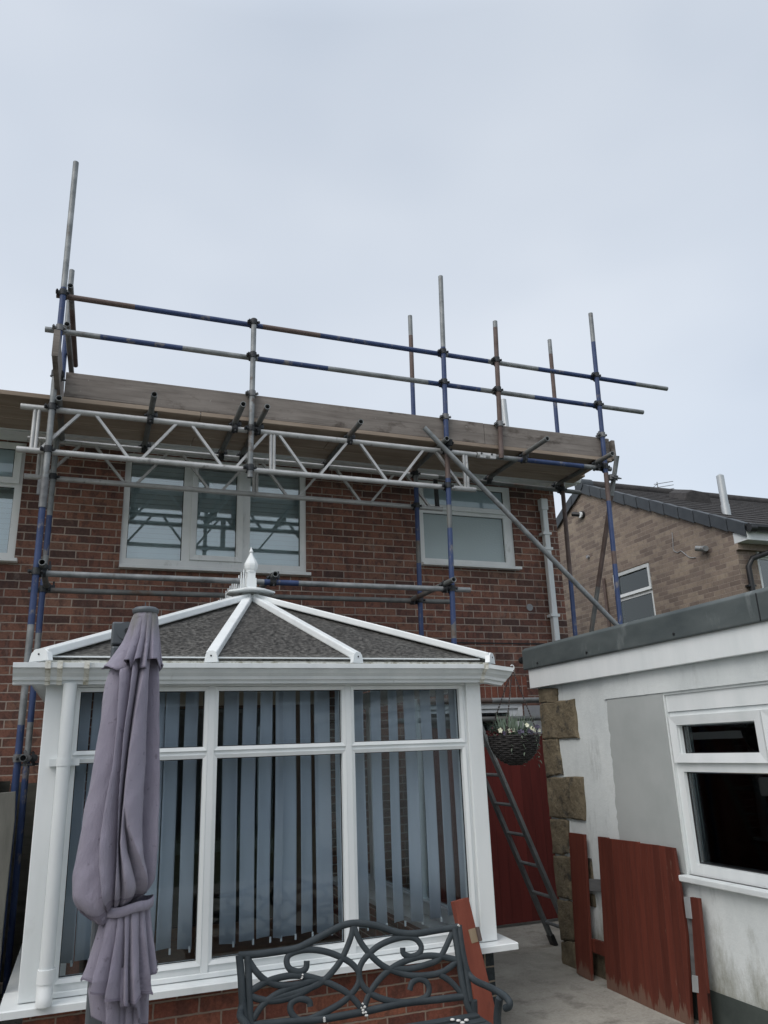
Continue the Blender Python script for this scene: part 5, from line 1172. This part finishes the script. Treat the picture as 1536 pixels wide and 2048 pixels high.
for i in range(26):
    th = rnd.choice([rnd.uniform(-.9, .6), rnd.uniform(2.3, 3.8)]); blade(lf, bk+V((.08*math.cos(th), .08*math.sin(th), .0)), (math.cos(th), math.sin(th)*.6, rnd.uniform(.6, 1.1)), rnd.uniform(.15, .23), .0036, rnd.uniform(.1, .35))
for i in range(420):
    th = rnd.uniform(0, 2*math.pi); r = rnd.uniform(.02, .18); p = bk+V((r*math.cos(th), r*math.sin(th), rnd.uniform(-.01, .05)))
    mb = lr if (math.cos(th) < -.5 and rnd.random() < .7) else ld
    blade(mb, p, (rnd.uniform(-1, 1), rnd.uniform(-1, 1), rnd.uniform(-.2, .8)), rnd.uniform(.02, .04), .008, .3)
for i in range(12):   # trailing sprigs
    th = rnd.uniform(4.0, 6.6); p = bk+V((br*1.0*math.cos(th), br*1.0*math.sin(th), 0))
    for k in range(rnd.randint(2, 8)): blade(ld, p+V((rnd.uniform(-.01, .01), 0, -.025*k)), (rnd.uniform(-.6, .6), -.4, rnd.uniform(-.5, .2)), .022, .006, .4)
lf.build('grassy_leaves', M['leaf'], bas, recalc=False); ld.build('small_leaves', M['leaf_dark'], bas, recalc=False); lr.build('red_leaves', M['leaf_red'], bas, recalc=False)
def bloom(p, s_, mat):
    m = MB(); p = V(p); fw = V((rnd.uniform(-.4, .4), -1, rnd.uniform(.2, .7))).normalized(); a = fw.orthogonal().normalized(); b_ = fw.cross(a)
    for k in range(5):
        t = 2*math.pi*k/5; d = a*math.cos(t)+b_*math.sin(t); e = a*math.cos(t+1.57)+b_*math.sin(t+1.57)
        m._add([p, p+d*s_*.6-e*s_*.45+fw*s_*.2, p+d*s_*1.05+fw*s_*.1, p+d*s_*.6+e*s_*.45+fw*s_*.2], [(0, 1, 2, 3)])
    m.build('flower', mat, bas, recalc=False)
for dx, dz in ((-.085, .02), (-.06, .025), (.075, .03), (.09, .022), (.035, .05), (-.14, .025), (.13, .02)):
    bloom(bk+V((dx, -.13+abs(dx)*.3, dz+.01)), .017, M['petal_white'])
for dx, dz in ((-.03, .015), (-.012, .02), (.045, .02), (.06, .012), (-.12, .012), (.11, .035), (.12, .045)): bloom(bk+V((dx, -.135+abs(dx)*.3, dz+.005)), .017, M['petal_violet'])
# ------------------------------------------------------------------ left boundary: low fence and a board standing in front of it
lfz = Yp(5, 1520, 5.2)
fen = thing('timber_fence', 'low dark timber fence at the left beside the conservatory', 'fence', (-.68, 6.2, 0))
for i, (z0, z1) in enumerate(((.02, .30), (.32, .60), (.62, .90), (.92, 1.20), (1.22, 1.50))):
    MB().box((-.69, 4.9, z0), (-.665, 7.2, z1)).build('gravel_board', M['fence_dark'], fen, bevel=.003)
MB().box((-.71, 4.88, 1.505), (-.645, 7.2, 1.53)).build('capping', M['panel_wood'], fen)
for y in (4.95, 7.16): MB().box((-.735, y-.05, 0), (-.692, y+.05, 1.55)).build('post', M['fence_dark'], fen)
for k in range(4): MB().box((-.66+k*.105, 7.21, .02), (-.66+k*.105+.098, 7.235, 1.46-.012*k)).build('paling', M['fence_dark'], fen)
pnl = thing('grey_board', 'mossy grey board standing upright at the far left edge', 'board', (-.55, 4.7, 0))
q = [Yp(x, y, 4.75) for x, y in ((-70, 1592), (31, 1583), (29, 1640), (8, 1835), (2, 1905), (-12, 2050), (-100, 2050))]
q = [V((p.x, p.y, max(p.z, .0))) for p in q]; zmin = min(p.z for p in q)
q = [V((p.x, p.y, 0 if p.z < .45 else p.z)) for p in q]
MB().prism(q, (0, .03, 0)).build('board_face', M['panel_wood'], pnl, bevel=.003)
# ------------------------------------------------------------------ behind the camera, showing only in the panes; fences added to dim reflections
bf = thing('added_fence', 'tall brown fence added unseen across the far end to dim reflections', 'fence', (0, -9, 0))
MB().box((-9, -9.05, 0), (9, -9, 1.9)).build('boards', M['fence_dark'], bf)
sf = thing('added_fence', 'tall brown fence added unseen along the left to darken window reflections', 'fence', (-3.3, -2, 0))
MB().box((-3.35, -9, 0), (-3.3, 4.4, 2.0)).build('boards', M['fence_dark'], sf)
bh = thing('brick_house', 'brick house across the gardens seen only as a reflection', 'house', (0, -20, 0))
bw_ = MB(); bw_.box((-12, -27, 0), (10, -20, 5)); bw_.build('wall', M['tan_brick'], bh)
MB().prism([(-12.3, -19.6, 4.9), (-12.3, -27.4, 4.9), (-12.3, -23.5, 7.2)], (22.6, 0, 0)).build('roof', M['roof_tile'], bh)
for x in (-8, -3, 2, 6.5):
    for z in (.9, 3.3): MB().box((x, -19.98, z), (x+1.6, -19.94, z+1.2)).build('window', M['upvc'], bh); MB().box((x+.1, -19.935, z+.1), (x+1.5, -19.93, z+1.1)).build('pane', M['dark'], bh)
